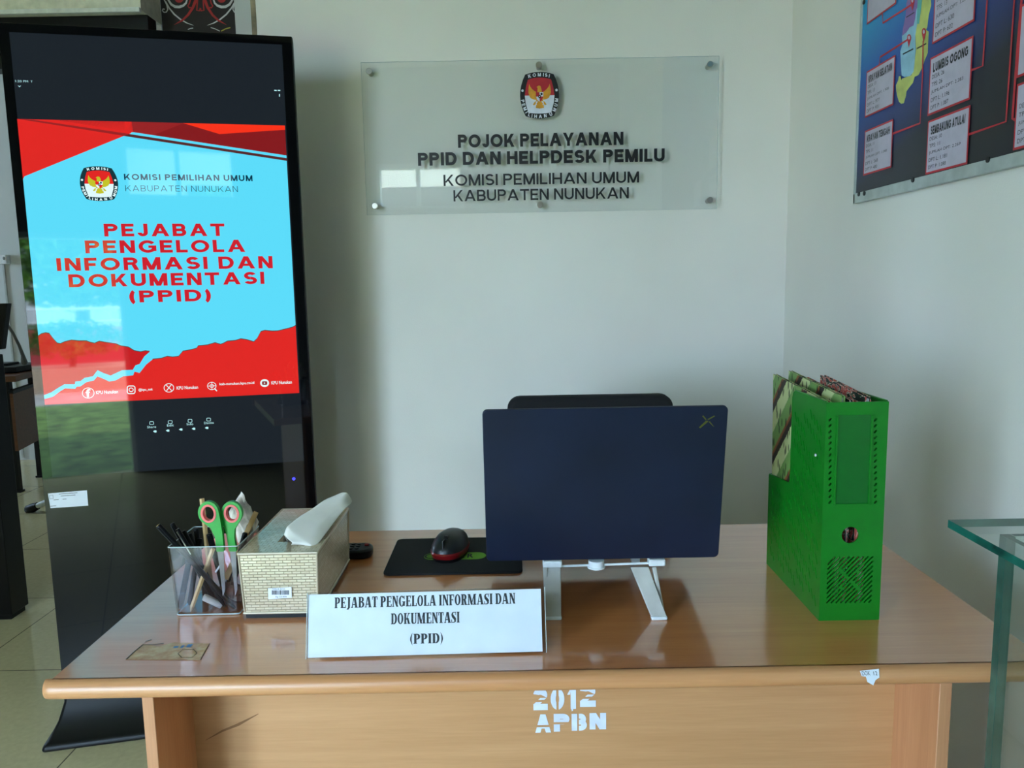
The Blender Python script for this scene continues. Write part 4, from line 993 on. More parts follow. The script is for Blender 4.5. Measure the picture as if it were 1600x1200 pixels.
for x0, x1 in ((850, 876), (1015, 1037)):
    a = ST(x0, 875)[0]; b = ST(x1, 875)[0]; xm = (a + b) / 2
    arm = MB().fbox(Fr(Vector((xm, 1.094, HB.z - .0015)), (1, 0, 0), bey), -.007, .007, 0, .205, -.006, 0).build('support_arm', 'white_plastic', std, bevel=.0015)
    e1 = Vector((xm, 1.094, HB.z - .006)) + bey * .19
    MB().box((xm - .007, e1.y - .008, DZ), (xm + .007, e1.y + .008, e1.z)).build('rear_foot', 'white_plastic', std, bevel=.0015)

# ================================================================== box file with folders
FX0, FX1, FY0, FY1, FZ = .426, .511, 1.039, 1.264, DZ
bf = thing('magazine_file', 'green perforated plastic magazine file standing on the right of the desk', 'file box', ((FX0 + FX1) / 2, 1.15, DZ))
T = .0022; HT_, HL_, YS = .311, .157, 1.166
MB().box((FX0 + T, FY0 + T, DZ), (FX1 - T, FY1 - T, DZ + .003)).build('bottom', 'green', bf)
# front panel with finger hole, label window slits and a diagonal grille
ff = Fr((0, FY0 + T / 2, 0), *BACK)
def F2(px, py): p = at_y(px, py, FY0); return p.x, p.z
def slot(c, L_, w_, ang, n=4):
    cx_, cy_ = c; ca, sa = math.cos(ang), math.sin(ang); h = L_ / 2 - w_ / 2; pts = []
    for (s_, a0) in ((1, -90), (-1, 90)):
        for k in range(n + 1):
            a = R(a0 + 180 * k / n); x_, y_ = s_ * h + w_ / 2 * math.cos(a), w_ / 2 * math.sin(a)
            pts.append((cx_ + x_ * ca - y_ * sa, cy_ + x_ * sa + y_ * ca))
    return pts
holes = []
hc = F2(1328.5, 836); holes.append(ell(hc[0], hc[1], .0118, .0118, 24))
g0, g1 = F2(1291, 943), F2(1365, 869)
def clip_seg(c, slope_len, x0, x1, y0, y1, ang):
    """clip a long 45-degree line through c to the box; returns centre and length."""
    ca, sa = math.cos(ang), math.sin(ang); t0, t1 = -1, 1
    for p, d, lo, hi in ((c[0], ca, x0, x1), (c[1], sa, y0, y1)):
        a, b = (lo - p) / d, (hi - p) / d
        if a > b: a, b = b, a
        t0, t1 = max(t0, a), min(t1, b)
    return t0, t1
ang = R(47)
for k in range(-12, 26):
    c = (g0[0] + k * .0066, g0[1])
    t0, t1 = clip_seg(c, 1, g0[0], g1[0], g0[1], g1[1], ang)
    if t1 - t0 < .006: continue
    nseg = max(1, round((t1 - t0) / .034)); gap = .004; ln = (t1 - t0 - gap * (nseg - 1)) / nseg
    for q in range(nseg):
        tm = t0 + ln / 2 + q * (ln + gap)
        holes.append(slot((c[0] + tm * math.cos(ang), c[1] + tm * math.sin(ang)), ln, .0026, ang))
for xx in (1297, 1368):
    for k in range(15):
        u, v = F2(xx, 656 + k * 9.2); holes.append(slot((u, v), .0058, .0026, R(50)))
front = MB().fplate(ff, [(FX0, DZ), (FX1, DZ), (FX1, DZ + HT_), (FX0, DZ + HT_)], holes, T).build('front_panel', 'green', bf)
a, b = F2(1303, 788), F2(1362, 648)
lh = MB(); lh.fbox(ff, a[0], b[0], a[1], b[1], T / 2, T / 2 + .0008, 0)
for (u0, u1, v0, v1) in ((a[0] - .0015, a[0] + .001, a[1], b[1]), (b[0] - .001, b[0] + .0015, a[1], b[1]), (a[0], b[0], a[1] - .0015, a[1] + .001)): lh.fbox(ff, u0, u1, v0, v1, T / 2, T / 2 + .003, 1)
lh.build('label_holder', ['green_dark', 'green'], bf, label='raised label holder')
side_out = [(FY0 + T, DZ), (FY1, DZ), (FY1, DZ + HL_ - .003), (FY1 - .003, DZ + HL_), (YS + .004, DZ + HL_ + .008), (YS, DZ + HL_ + .012), (YS - .001, DZ + HT_ - .012), (YS - .004, DZ + HT_ - .004), (YS - .012, DZ + HT_), (FY0 + T, DZ + HT_)]
sh_ = []
ang2 = R(63)
for i in range(40):
    for j in range(40):
        y = FY0 + .016 + i * .0118 + (j % 2) * .0; z = DZ + .018 + j * .0205 + i * .0055
        z -= .20
        if z < DZ + .02: continue
        if y > FY1 - .014: continue
        lim = HT_ - .022 if y < YS - .014 else HL_ - .016
        if z > DZ + lim: continue
        if (YS - .014 <= y <= YS) and z > DZ + HL_ - .02: continue
        band = (z - DZ) + (y - FY0) * -1.0
        if abs(((band + .02) % .085) - .0425) < .0075: continue
        sh_.append(slot((y, z), .0165, .0034, ang2))
for xx, nm in ((FX0 + T / 2, 'side_panel'), (FX1 - T / 2, 'side_panel')):
    MB().fplate(Fr((xx, 0, 0), (0, 1, 0), (0, 0, 1)), side_out, sh_, T).build(nm, 'green', bf)
MB().box((FX0 + T, FY1 - T, DZ), (FX1 - T, FY1, DZ + HL_)).build('low_back', 'green', bf)
for xx in (FX0 + T / 2, FX1 - T / 2):
    MB().tube([Vector((xx, y, z)) for y, z in side_out[4:-1]] + [Vector((xx, FY0 + .004, DZ + HT_))], .0017, 8).build('top_rim', 'green', bf, smooth=True)
p = at_x(1274, 711, FX0 - .0008)
MB().tube([(FX0 - .0012, p.y, p.z), (FX0, p.y, p.z)], .0022, 12).build('rivet', 'white_plastic', bf, label='small white dot')
def batik(name, kind):
    mt, N, L, P = nodes(name)
    t = N.new('ShaderNodeTexCoord'); mp_ = N.new('ShaderNodeMapping'); L.new(t.outputs['UV'], mp_.inputs['Vector'])
    if kind == 'green':
        mp_.inputs['Rotation'].default_value = (0, 0, R(-45))
        wv = N.new('ShaderNodeTexWave'); wv.wave_type = 'BANDS'; wv.bands_direction = 'X'; wv.wave_profile = 'SAW'; wv.inputs['Scale'].default_value = 4.9; wv.inputs['Distortion'].default_value = .22; wv.inputs['Detail Scale'].default_value = 60
        L.new(mp_.outputs['Vector'], wv.inputs['Vector'])
        bands = ramp(N, [(0, (44, 34, 24)), (.15, (48, 36, 26)), (.17, (132, 72, 34)), (.24, (146, 92, 50)), (.26, (120, 156, 84)), (.60, (112, 150, 78)), (.63, (196, 204, 146)), (.97, (192, 200, 138))])
        L.new(wv.outputs['Fac'], bands.inputs['Fac'])
        vo = N.new('ShaderNodeTexVoronoi'); vo.inputs['Scale'].default_value = 105; mp2 = N.new('ShaderNodeMapping'); mp2.inputs['Rotation'].default_value = (0, 0, R(20)); mp2.inputs['Scale'].default_value = (1, .38, 1)
        L.new(t.outputs['UV'], mp2.inputs['Vector']); L.new(mp2.outputs['Vector'], vo.inputs['Vector'])
        r2 = ramp(N, [(0, (28, 34, 18)), (.24, (50, 60, 30)), (.34, (255, 255, 255)), (1, (255, 255, 255))]); L.new(vo.outputs['Distance'], r2.inputs['Fac'])
        mx = N.new('ShaderNodeMixRGB'); mx.blend_type = 'MULTIPLY'; mx.inputs['Fac'].default_value = .85
        L.new(bands.outputs['Color'], mx.inputs['Color1']); L.new(r2.outputs['Color'], mx.inputs['Color2']); L.new(mx.outputs['Color'], P.inputs['Base Color'])
    else:
        nz = N.new('ShaderNodeTexNoise'); nz.inputs['Scale'].default_value = 42; nz.inputs['Detail'].default_value = 1.5; nz.inputs['Distortion'].default_value = 2.5
        L.new(mp_.outputs['Vector'], nz.inputs['Vector'])
        r = ramp(N, [(0, (16, 30, 22)), (.42, (20, 60, 34)), (.46, (232, 214, 196)), (.5, (206, 90, 78)), (.6, (196, 74, 66)), (.63, (236, 216, 200)), (.66, (24, 34, 26))], 'CONSTANT')
        L.new(nz.outputs['Fac'], r.inputs['Fac']); L.new(r.outputs['Color'], P.inputs['Base Color'])
    P.inputs['Roughness'].default_value = .5
    return mt
M['batik_green'] = batik('green_batik_paper', 'green'); M['batik_red'] = batik('red_floral_batik_paper', 'red'); M['page'] = plain('folder_pages', (206, 204, 200), .8)
def folder(xa, xb, ya, yb, z1, mat, label, lean):
    x_ = (xa + xb) / 2
    o = thing('folder', label, 'folder', (x_, (ya + yb) / 2, DZ + .003), 0, 'batik folders in the green magazine file')
    def shp(x0, x1, ins): 
        pts = [(ya + ins, DZ + .004), (yb - lean - ins, DZ + .004), (yb - ins, z1 - ins), (ya + ins, z1 - ins - (.012))]
        return [Vector((x0, y, z)) for y, z in pts], [Vector((x1, y, z)) for y, z in pts]
    for (x0, x1) in ((xa, xa + .0016), (xb - .0016, xb)):
        A, B = shp(x0, x1, 0); MB().loft([A, B]).build('cover', mat, o, boxuv=True)
    A, B = shp(xa + .0016, xb - .0016, .003); MB().loft([A, B]).build('pages', 'page', o)
folder(.4305, .4365, 1.048, 1.268, 1.073, 'batik_green', 'green and brown batik folder on the left of the file, tallest at the back', .012)
folder(.4500, .4560, 1.050, 1.252, 1.080, 'batik_green', 'pale green batik folder in the middle of the green file', .0)
folder(.4625, .4680, 1.050, 1.215, 1.074, 'batik_red', 'brown and red batik folder between the pale green and the floral folders', .0)
folder(.4830, .4910, 1.049, 1.205, 1.078, 'batik_red', 'red floral batik folder on the right of the green file', .0)

# ================================================================== office chair behind the desk
ch = thing('office_chair', 'black office chair behind the desk, only its top showing over the laptop', 'chair', (.18, 1.86, 0))
fc = Fr((.184, 1.80, 0), *BACK)
ol = rrect(.392, .46, .03, 6, 0, .732)
MB().fpoly(fc, ol, -.045, t=.045).build('backrest', 'black_soft', ch, bevel=.012, seg=3)
MB().box((-.02, 1.70 + .14, .42), (.39, 1.84 + .42, .49)).build('seat', 'black_soft', ch, bevel=.02, seg=3)
MB().tube([(.184, 1.835, .55), (.184, 1.87, .42), (.184, 2.0, .40)], .018, 10).build('back_support', 'black', ch, smooth=True)
MB().tube([(.184, 2.03, .42), (.184, 2.03, .10)], .026, 14).build('gas_column', 'black', ch, smooth=True)
for k in range(5):
    a = R(90 + 72 * k); e = Vector((.184 + .26 * math.cos(a), 2.03 + .26 * math.sin(a), .07))
    leg = MB().tube([(.184, 2.03, .11), e], [.022, .014], 8).build('leg', 'black', ch, smooth=True)
    MB().tube([e + Vector((-.012, 0, -.045)), e + Vector((.012, 0, -.045))], .025, 14).build('caster', 'black', leg, smooth=True)

# ================================================================== glass showcase at the right
gc = thing('glass_showcase', 'greenish glass display case cut off by the right edge in front of the desk', 'display case', (.71, .55, 0))
gm = [1, 0, 1, 1, 1, 1]
MB().box((.498, .2, .942), (.872, .862, .951), mats=[0, 0, 1, 1, 1, 1]).build('top_pane', ['glass', 'glass_edge'], gc)
MB().box((.541, .26, .10), (.549, .8232, .942), mats=[1, 1, 1, 0, 0, 0]).build('side_pane', ['glass', 'glass_edge'], gc)
MB().box((.5528, .827, .10), (.868, .835, .942), mats=[1, 1, 0, 1, 0, 0]).build('back_pane', ['glass', 'glass_edge'], gc)
MB().box((.552, .26, .10), (.868, .268, .942), mats=[1, 1, 0, 1, 0, 1]).build('front_pane', ['glass', 'glass_edge'], gc)
MB().box((.541, .824, .10), (.552, .835, .942)).build('corner_edge', 'glass_corner', gc)
MB().box((.541, .26, 0), (.868, .835, .10)).build('plinth', 'wood_dark', gc)
MB().box((.55, .27, .42), (.866, .826, .428), mats=[0, 0, 1, 1, 1, 1]).build('shelf_pane', ['glass', 'glass_edge'], gc)

# ================================================================== election map board on the right wall
BXF = .868
Y1, Z0 = 1.985, 1.425
bd = thing('map_board', 'framed blue map poster with white data cards on the right wall', 'poster', (WX, 1.25, Z0))
fbd = Fr((BXF, 0, 0), (0, -1, 0), (0, 0, 1), (-1, 0, 0))
def B2(px, py): p = at_x(px, py, BXF); return -p.y, p.z
c5 = lambda x, y: B2(1230 + x / 3.751, y / 3.751)
Ya, Yb, Zt = -Y1, -.45, 2.42
def poster_mat():
    mt, N, L, P = nodes('blue_to_black_poster_print')
    t = N.new('ShaderNodeTexCoord'); sx_ = N.new('ShaderNodeSeparateXYZ'); L.new(t.outputs['Object'], sx_.inputs[0])
    # local y runs away from the camera, local z is height above the board's lower edge
    m1 = N.new('ShaderNodeMath'); m1.operation = 'MULTIPLY_ADD'; m1.inputs[1].default_value = .55; m1.inputs[2].default_value = -.27; L.new(sx_.outputs['Y'], m1.inputs[0])
    m2 = N.new('ShaderNodeMath'); m2.operation = 'MULTIPLY_ADD'; m2.inputs[1].default_value = 1.75; L.new(sx_.outputs['Z'], m2.inputs[0]); L.new(m1.outputs[0], m2.inputs[2])
    r = ramp(N, [(0, (14, 14, 22)), (.16, (22, 24, 42)), (.36, (34, 56, 118)), (.6, (26, 92, 172)), (.85, (14, 150, 205)), (1, (20, 170, 215))])
    L.new(m2.outputs[0], r.inputs['Fac']); L.new(r.outputs['Color'], P.inputs['Base Color']); P.inputs['Roughness'].default_value = .45
    return mt
M['poster'] = poster_mat(); M['card'] = plain('poster_card_print', (188, 180, 196), .5, var=.03); M['card_red'] = plain('poster_red_print', (190, 40, 52), .5)
M['map_blue'] = plain('map_pale_blue', (140, 186, 206), .5, var=.08); M['map_yellow'] = plain('map_yellow_green', (188, 194, 104), .5, var=.08); M['map_violet'] = plain('map_violet', (130, 100, 160), .5); M['map_teal'] = plain('map_teal', (90, 168, 160), .5)
M['frame_alu'] = plain('aluminium_frame', (176, 184, 180), .4, metal=.3)
sheet_ = MB().fbox(fbd, Ya, Yb, Z0, Zt, -.004, 0).build('poster_sheet', 'poster', bd)
frm_ = MB()
for u0, u1, v0, v1 in ((Ya - .004, Yb + .004, Z0 - .014, Z0 + .010), (Ya - .004, Yb + .004, Zt - .010, Zt + .014), (Ya - .005, Ya + .004, Z0 - .014, Zt + .014), (Yb - .004, Yb + .005, Z0 - .014, Zt + .014)):
    frm_.fbox(fbd, u0, u1, v0, v1, -.011, .0035)
frm_.build('frame', 'frame_alu', bd, bevel=.001)
for x_, y_ in ((460, 12), (462, 1133), (430, 1137), (748, 1054), (1190, 935)):
    u, v = c5(x_, y_); u = max(u, Ya - .002); MB().fpoly(fbd, ell(u, v, .0055, .0055, 14), .0035, t=.002).build('screw_cap', 'black', bd)
mp_b = MB()
yl = [(762, -60), (840, -60), (845, 30), (830, 90), (822, 160), (815, 175), (830, 185), (826, 270), (825, 310), (808, 350), (800, 375), (790, 400), (770, 440), (748, 450), (738, 485), (718, 510), (700, 535), (697, 560), (684, 605), (668, 608), (655, 595), (645, 560), (640, 530), (638, 500), (652, 470), (655, 448), (668, 445), (672, 462), (730, 440), (748, 360), (756, 290), (752, 200), (770, 80)]
bl_ = [(706, 40), (770, 20), (765, 130), (752, 210), (754, 290), (748, 370), (742, 420), (722, 445), (690, 452), (672, 442), (668, 380), (664, 300), (676, 262), (674, 210), (690, 150)]
vi_ = [(700, 20), (720, -40), (790, -40), (770, 30), (758, 60), (752, 110), (742, 150), (720, 160), (700, 190), (688, 200), (676, 212), (680, 170), (696, 90)]
te_ = [(770, -60), (800, -60), (786, 60), (775, 140), (762, 140), (764, 60)]
for pts, w_, i in ((yl, .0003, 1), (bl_, .0005, 0), (vi_, .0007, 2), (te_, .0008, 3)): mp_b.fpoly(fbd, [c5(*p) for p in pts], w_, i)
mp_b.fribbon(fbd, [c5(680, 318), c5(742, 286)], .003, .0010, 4); mp_b.fribbon(fbd, [c5(762, 285), c5(818, 255)], .003, .0010, 4); mp_b.fribbon(fbd, [c5(700, 102), c5(748, 72)], .002, .0010, 4); mp_b.fribbon(fbd, [c5(668, 440), c5(672, 468)], .003, .0010, 4)
mp_b.build('printed_map', ['map_blue', 'map_yellow', 'map_violet', 'map_teal', 'ink'], sheet_, label='pale blue and yellow-green map shape')
def rl(pts, wd=.0045): MB().fribbon(fbd, [c5(*p) for p in pts], wd, .0012, 0).build('connector_line', 'card_red', sheet_, fix=False)
rl([(560, 60), (563, 135), (740, 22)]); rl([(540, 392), (548, 335), (716, 228)]); rl([(800, 238), (796, 440), (782, 722), (618, 785)]); rl([(1082, 412), (1150, 386), (1176, -10)]); rl([(1062, 790), (1286, 712), (1336, -10)]); rl([(1345, 704), (1324, 695), (1352, 300), (1378, -10)], .006)
for cx_, cy_, s_ in ((718, 222, 1), (805, 188, 1.08), (738, 5, 1)):
    ln = MB()
    q = [c5(cx_ + 12 * s_ * math.cos(R(t)), cy_ - 22 * s_ * math.sin(R(t))) for t in range(-20, 201, 20)] + [c5(cx_ - 2, cy_ + 58 * s_)]
    ln.fpoly(fbd, q, .0014, 0)
    ln.fpoly(fbd, [c5(cx_ + 6 * math.cos(R(t)), cy_ - 2 - 12 * math.sin(R(t))) for t in range(0, 360, 30)], .0016, 1)
    ln.build('map_pin', ['card_red', 'card'], sheet_, label='red map pin with a white dot')

def card(tl, br, head, lines, hy=.86, full=None):
    a, b = c5(*tl), c5(*br)
    u0, v1, u1, v0 = a[0], a[1], b[0], b[1]
    mb = MB(); mb.fpoly(fbd, rect((u0 - .004, v0 - .004), (u1 + .004, v1 + .004)), .0018, 1); mb.fpoly(fbd, rect((u0, v0), (u1, v1)), .0021, 0)
    W_, H_ = u1 - u0, v1 - v0
    if head: sans_line(mb, fbd, head, u0 + W_ * .07, u0 + W_ * .93, v1 - H_ * .26, v1 - H_ * .09, .0024, 2, .24, .14)
    n = len(lines)
    for k, (body, fr_) in enumerate(lines):
        vc = v0 + H_ * (.66 - .142 * k); mb.ftext(fbd, body, u0 + W_ * .05, u0 + W_ * (.05 + fr_), vc - H_ * .038, vc + H_ * .038, .0024, 2)
    mb.build('data_card', ['card', 'card_red', 'ink'], sheet_, fix=False, label='white data card' + (' headed ' + head.lower() if head else ''))
L5 = lambda a, b, c, d, e: [('DESA: ' + a, .32), ('TPS: ' + b, .28), ('JUMLAH DPT: ' + c, .80), ('DPT L: ' + d, .48), ('DPT P: ' + e, .46)]
card((474, 428), (622, 606), 'KRAYAN SELATAN', L5('13', '13', '1.908', '977', '931'))
card((464, 776), (610, 972), 'KRAYAN TENGAH', L5('11', '11', '1.048', '568', '480'))
card((850, 350), (1070, 572), 'LUMBIS OGONG', L5('26', '26', '2.283', '1.196', '1.087'))
card((836, 720), (1054, 950), 'SEMBAKUNG ATULAI', L5('10', '11', '2.269', '1.181', '1.088'))
card((880, -120), (1096, 112), '', L5('13', '13', '1.232', '630', '602'))
card((486, -130), (638, 14), '', [('', .1)] * 0 + L5('13', '13', '1.968', '984', '984')[3:4] * 0 + [])
card((1362, 505), (1660, 780), '', [('DESA:', .2), ('TPS:', .17), ('JUMLAH DPT:', .48), ('DPT L:', .26), ('DPT P:', .26)])
card((1385, 40), (1680, 310), '', [])

# ================================================================== hall at the left, behind the kiosk
# ornamented panel hanging on the pillar
bp = thing('ornament_banner', 'black banner with red and white scroll ornament above the kiosk', 'banner', (-1.19, 3.19, 2.9))
fbn = Fr((0, 3.185, 0), *BACK)
def O2(px, py): p = at_y(px, py, 3.185); return p.x, p.z
bu0, bu1 = O2(252, 20)[0], O2(374, 20)[0]
bsh = MB().fbox(fbn, bu0, bu1, 1.2, 2.86, -.008, 0).build('banner_sheet', plain('black_banner_cloth', (38, 30, 32), .7), bp)
c1 = lambda x, y: O2(240 + x / 8, y / 8)
om = MB()
M['o_white'] = plain('white_ornament_print', (206, 206, 210), .6); M['o_red'] = plain('red_ornament_print', (178, 36, 40), .6); M['o_yellow'] = plain('yellow_ornament_print', (190, 180, 60), .6)
mir = 585
for s_ in (1, -1):
    f = lambda x, y: c1(x if s_ > 0 else 2 * mir - x, y)
    om.fribbon(fbn, [f(160, -60), f(185, 0), f(220, 55), f(270, 85), (f(320, 88)), f(370, 72), f(405, 40), f(418, 0), f(410, -60)], [.006, .007, .009, .010, .010, .009, .007, .006, .004], .0005, 0)
    om.fribbon(fbn, [f(150, 20), f(195, 100), f(260, 180), f(340, 245), f(420, 290), f(500, 318)], [.005, .0055, .006, .0055, .004, .001], .0007, 0)
    om.fribbon(fbn, [f(130, -10), f(165, 60), f(178, 120), f(160, 152), f(130, 155), f(110, 132), f(120, 110), f(138, 118)], .0045, .0006, 0)
    om.fribbon(fbn, [f(545, -60), f(530, 0), f(490, 100), f(430, 190), f(360, 255), f(260, 310)], [.012, .012, .010, .009, .007, .001], .0009, 1)
    om.fribbon(fbn, [f(550, 0), f(545, 70), f(540, 130), f(575, 135), f(585, 100)], .005, .0008, 1)
    om.fribbon(fbn, [f(470, -40), f(450, 40), f(430, 75), f(445, 98), f(470, 95)], .005, .0008, 1)
    om.fpoly(fbn, [f(320 + 55 * math.cos(R(t)), -15 - 50 * math.sin(R(t))) for t in range(0, 360, 24)], .0006, 1)
    om.fribbon(fbn, [f(430, 370), f(460, 357), f(495, 352)] if s_ > 0 else [c1(715, 345), c1(770, 362), c1(830, 390)], .003, .0008, 0)
    om.fribbon(fbn, [f(545, -200), f(545, -60)], .012, .0009, 1)
om.fribbon(fbn, [c1(845, 390), c1(900, 362), c1(960, 345)], .004, .0008, 2)
om.build('scroll_ornament', ['o_white', 'o_red', 'o_yellow'], bsh, label='red and white scroll ornament')
u, _ = O2(374, 20); MB().fbox(fbn, u, u + .004, 1.2, 2.86, -.008, .001).build('edge_strip', plain('cream_edge', (190, 170, 130), .6), bp)
# thin black standing panel at the far left with a monitor above it
bcb = thing('black_standing_panel', 'black standing panel cut off by the left edge, with a monitor above it', 'standing panel', (-2.15, 2.84, 0))
MB().box((-2.6, 2.79, .02), (-1.90, 2.895, 1.00)).build('panel_body', 'black_metal', bcb, bevel=.004)
MB().box((-2.58, 2.80, 0), (-1.91, 2.885, .02)).build('plinth', 'black', bcb)
mon = thing('computer_monitor', 'tilted black monitor at the left edge on the black standing panel', 'monitor', (-2.18, 2.86, 1.0))
a = at_y(11, 474, 3.0); b = at_y(2, 546, 2.96)
MB().add([(-2.5, 3.0, a.z), a, b, (-2.5, 2.96, b.z), (-2.5, 3.03, a.z), a + Vector((0, .03, 0)), b + Vector((0, .03, 0)), (-2.5, 2.99, b.z)], [(0, 1, 2, 3), (7, 6, 5, 4), (0, 4, 5, 1), (1, 5, 6, 2), (2, 6, 7, 3), (3, 7, 4, 0)]).build('screen_housing', 'black', mon, bevel=.003)
MB().box((-2.3, 2.80, 1.0), (-2.05, 2.89, 1.012)).build('stand_foot', 'black', mon)
MB().tube([(-2.18, 2.86, 1.01), (-2.18, 2.875, 1.05), (-2.18, 2.965, 1.09)], .018, 10).build('stand', 'black', mon)
c0 = at_y(8, 503, 3.04); ce = at_y(38, 566, 4.0)
cab = [c0] + [at_y(*p) for p in ((20, 520, 3.3), (30, 540, 3.6), (36, 556, 3.85))] + [ce]
cable = tag(MB().tube(cab, [.006, .006, .007, .009, .016], 8).build('power_cable', 'black', smooth=True), 'black cable drooping from the monitor to the far desk', 'cable')
# far desk
fd = thing('far_desk', 'dark brown wooden desk in the hall left of the kiosk', 'desk', (-3.4, 4.85, 0))
fdx = -3.02
MB().add([(-4.2, 4.55, .70), (-2.93, 4.55, .70), (-3.06, 5.2, .70), (-4.2, 5.2, .70), (-4.2, 4.55, .735), (-2.93, 4.55, .735), (-3.06, 5.2, .735), (-4.2, 5.2, .735)], [(0, 3, 2, 1), (4, 5, 6, 7), (0, 1, 5, 4), (1, 2, 6, 5), (2, 3, 7, 6), (3, 0, 4, 7)]).build('desktop', 'wood_dark', fd, bevel=.003)
q = [Vector((-3.0, 4.62, 0)), Vector((-3.12, 5.12, 0))]
MB().add([q[0] + Vector((0, 0, .27)), q[1] + Vector((0, 0, .27)), q[1] + Vector((0, 0, .625)), q[0] + Vector((0, 0, .625)), q[0] + Vector((-.02, 0, .27)), q[1] + Vector((-.02, 0, .27)), q[1] + Vector((-.02, 0, .625)), q[0] + Vector((-.02, 0, .625))], [(0, 1, 2, 3), (7, 6, 5, 4), (0, 4, 5, 1), (1, 5, 6, 2), (2, 6, 7, 3), (3, 7, 4, 0)]).build('side_panel', 'wood_dark', fd)
MB().add([q[0] + Vector((.004, 0, .62)), q[1] + Vector((.004, 0, .62)), q[1] + Vector((.004, 0, .64)), q[0] + Vector((.004, 0, .64)), q[0] + Vector((-.03, 0, .62)), q[1] + Vector((-.03, 0, .62)), q[1] + Vector((-.03, 0, .64)), q[0] + Vector((-.03, 0, .64))], [(0, 1, 2, 3), (7, 6, 5, 4), (0, 4, 5, 1), (1, 5, 6, 2), (2, 6, 7, 3), (3, 7, 4, 0)]).build('panel_trim', 'black', fd)
for (x_, y_) in ((-3.06, 4.68), (-3.155, 5.06), (-4.15, 4.65), (-4.15, 5.1)):
    MB().box((x_ - .015, y_ - .015, .012), (x_ + .015, y_ + .015, .70)).build('leg', 'black_metal', fd)
    MB().box((x_ - .022, y_ - .022, 0), (x_ + .022, y_ + .022, .012)).build('foot_pad', 'black', fd)
dv = thing('flat_device', 'flat black device lying on the far wooden desk', 'device', (-3.25, 4.85, .735))
MB().box((-3.45, 4.70, .737), (-3.02, 5.0, .775)).build('device_body', 'black', dv, bevel=.006)
MB().box((-3.30, 4.78, .775), (-3.12, 4.9, .79)).build('device_lid', 'black_metal', dv, bevel=.003)
sk = thing('wall_socket', 'small white socket box with a cable trunk on the hall wall', 'socket', at_y(8, 405, 5.58))
fsk = Fr((0, 5.6, 0), *BACK)
def K2(px, py): p = at_y(px, py, 5.6); return p.x, p.z
a, b = K2(1, 413), K2(16, 398)
MB().fbox(fsk, a[0], b[0], a[1], b[1], 0, .05).build('socket_box', 'white_plastic', sk, bevel=.004)
u, v = K2(13.5, 404); MB().fpoly(fsk, ell(u, v, .008, .012, 12), .05, t=.004).build('socket_hole', plain('grey_socket', (120, 120, 116), .6), sk)
a, b = K2(5, 413), K2(7, 700)
MB().fbox(fsk, a[0], a[0] + .012, 0.02, a[1], 0, .012).build('cable_trunk', plain('trunk_grey', (178, 180, 176), .6), sk)
tag(MB().add([at_y(-4, 520, 3.34), at_y(2, 545, 3.34), at_y(10, 570, 3.34), at_y(-4, 570, 3.34), at_y(-4, 520, 3.40), at_y(2, 545, 3.40), at_y(10, 570, 3.40), at_y(-4, 570, 3.40)], [(0, 1, 2, 3), (7, 6, 5, 4), (0, 4, 5, 1), (1, 5, 6, 2), (2, 6, 7, 3), (3, 7, 4, 0)]).build('red_folder', plain('dull_red_card', (150, 40, 36), .6)), 'dull red card standing behind the black standing panel at the left edge', 'folder') if False else None
# white tube leg with a black rubber foot poking out beside the kiosk
tl_ = thing('tripod_leg', 'white tube with a black rubber foot on the floor left of the kiosk', 'stand', at_z(60, 792, .0))
a, b = at_z(57, 791, .035), at_z(95, 775, .10)
MB().tube([a, b], .016, 12).build('tube', 'white_plastic', tl_, smooth=True)
d = (a - b).normalized(); MB().tube([a - d * .01, a + d * .02, a + d * .06, a + d * .07], [.02, .026, .026, .018], 12).build('rubber_foot', 'black', tl_, smooth=True)

# ================================================================== outdoors (seen in reflections, lights the room)
M['asphalt'] = plain('pale_paving', (176, 172, 166), .9, var=.12, scale=3); M['grass'] = plain('grass_green', (96, 124, 60), .95, var=.3, scale=8)
struct(MB().box((-14, -30, -.2), (10, -1.5, -.06)).build('ground', 'asphalt'))
tag(MB().box((-9, -5.5, -.06), (5, -1.6, -.03)).build('lawn', 'grass'), 'green lawn strip outside the doorway', 'lawn')['kind'] = 'stuff'
struct(MB().box((-14, -2.5, 2.9), (3, -1.5, 3.05)).build('porch_roof', plain('grey_soffit', (150, 150, 148), .8)))
tag(MB().box((-8, -7.6, -.06), (2.5, -6.9, .24)).build('planter_box', plain('beige_planter', (198, 172, 146), .85)), 'long low beige planter outside beyond the lawn', 'planter')
tag(MB().box((-8, -9.2, -.06), (2.5, -9.0, .66)).build('garden_wall', plain('red_garden_wall', (196, 62, 66), .8)), 'low red garden wall outside behind the planter', 'wall')
fn_ = thing('garden_fence', 'white railing on top of the red garden wall outside', 'fence', (-3, -9.1, .66))
for z_ in (.75, .95): MB().tube([(-8, -9.1, z_), (2.5, -9.1, z_)], .02, 8).build('rail', 'white_plastic', fn_)
for k in range(42): MB().tube([(-8 + .25 * k, -9.1, .66), (-8 + .25 * k, -9.1, 1.0)], .012, 6).build('post', 'white_plastic', fn_)
M['leaf'] = plain('leaf_green', (86, 128, 40), .6, var=.4, scale=3); M['bark'] = plain('tree_bark', (92, 74, 56), .9, var=.3)
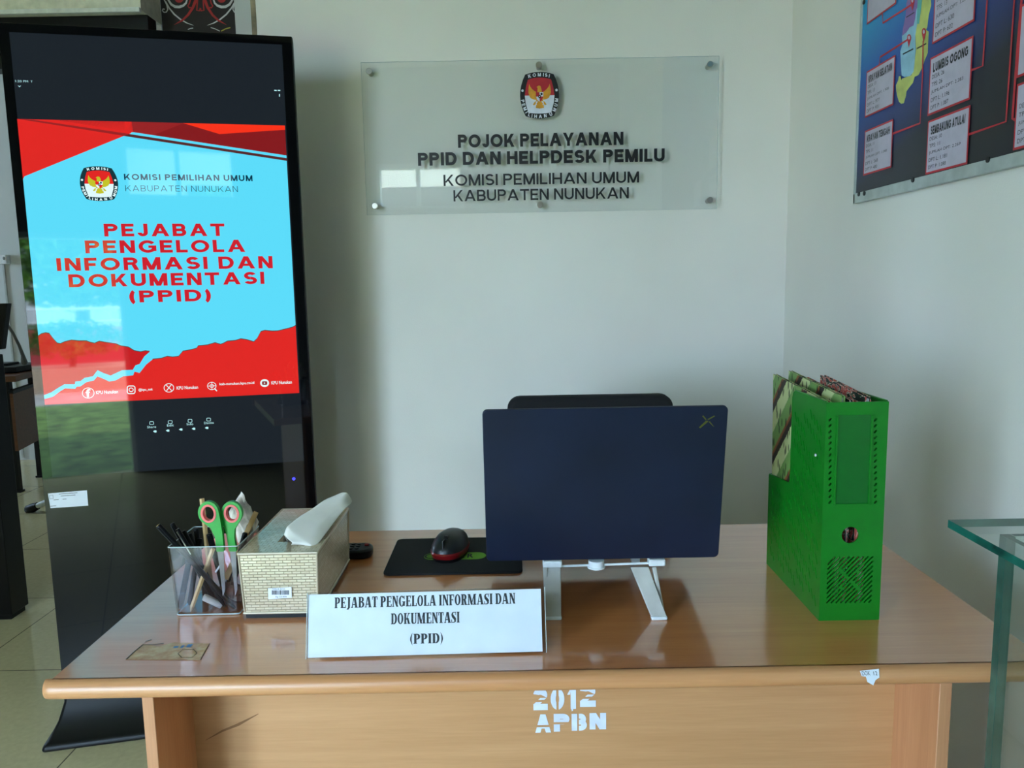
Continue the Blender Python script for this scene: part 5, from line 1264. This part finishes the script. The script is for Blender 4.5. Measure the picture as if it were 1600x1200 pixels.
def bush(name, label, c, r, n, seed, ls=.12, trunk=None, grp=None, z0=-.06):
    g = random.Random(seed); o = thing(name, label, 'plant' if trunk is None else 'tree', (c[0], c[1], z0), 0, grp)
    mb = MB()
    for _ in range(n):
        d = Vector((g.gauss(0, 1), g.gauss(0, 1), g.gauss(0, 1))).normalized() * (g.random() ** .35)
        p = Vector(c) + Vector((d.x * r[0], d.y * r[1], d.z * r[2])); a = Vector((g.gauss(0, 1), g.gauss(0, 1), g.gauss(0, .7))).normalized(); b = a.orthogonal().normalized()
        L_ = ls * g.uniform(.7, 1.4); mb.poly([p - a * L_, p + b * L_ * .3, p + a * L_, p - b * L_ * .3])
    mb.build('foliage', 'leaf', o, fix=False)
    MB().tube([(c[0], c[1], z0), (c[0] + .05, c[1], c[2])], [(trunk or .04), (trunk or .04) * .6], 8).build('trunk', 'bark', o)
bush('garden_tree', 'leafy green tree outside beyond the garden wall', (-2.0, -11, 1.75), (1.8, .9, .85), 2600, 3, .14, .14)
bush('garden_shrub', 'round green shrub outside in the beige planter', (-1.9, -7.2, .60), (.7, .3, .25), 800, 4, .06, z0=.24)
bush('garden_shrub', 'second green shrub in the beige planter, farther left', (-3.6, -7.2, .60), (.8, .3, .25), 800, 5, .06, z0=.24)
gh = thing('gatehouse', 'dark gatehouse with a beige band outside across the yard', 'building', (-2.4, -18, -.06))
MB().box((-6.2, -20, -.06), (-1.6, -17.4, 3.0)).build('walls', 'wall_dim', gh)
MB().box((-6.6, -20.4, 3.0), (-1.4, -17.0, 3.9)).build('lower_fascia', 'black', gh)
MB().box((-6.6, -20.4, 3.9), (-1.4, -17.0, 4.7)).build('beige_band', plain('beige_fascia', (180, 172, 150), .7), gh)
MB().box((-6.8, -20.6, 4.7), (-1.3, -16.8, 8.2)).build('upper_block', 'black', gh)

oh = thing('sky_block_house', 'pale house added outside to block the sky beside the gatehouse', 'building', (3.2, -20, -.06))  # unseen house added to cover bright sky behind the clerestory
MB().box((-1.3, -22, -.06), (8, -18, 5.6)).build('walls', plain('pale_house_wall', (150, 148, 140), .8), oh)
MB().box((-1.28, -22.3, 5.6), (8.3, -17.6, 6.0)).build('roof', 'wood_dark', oh)
for x_ in (.2, 2.6, 5.0): MB().box((x_, -18.05, 2.2), (x_ + 1.4, -17.97, 3.9)).build('window', 'black_gloss', oh)
bush('garden_tree', 'small green tree outside in front of the pale house', (.6, -14.5, 2.6), (1.0, .8, .8), 1200, 8, .15, .1)
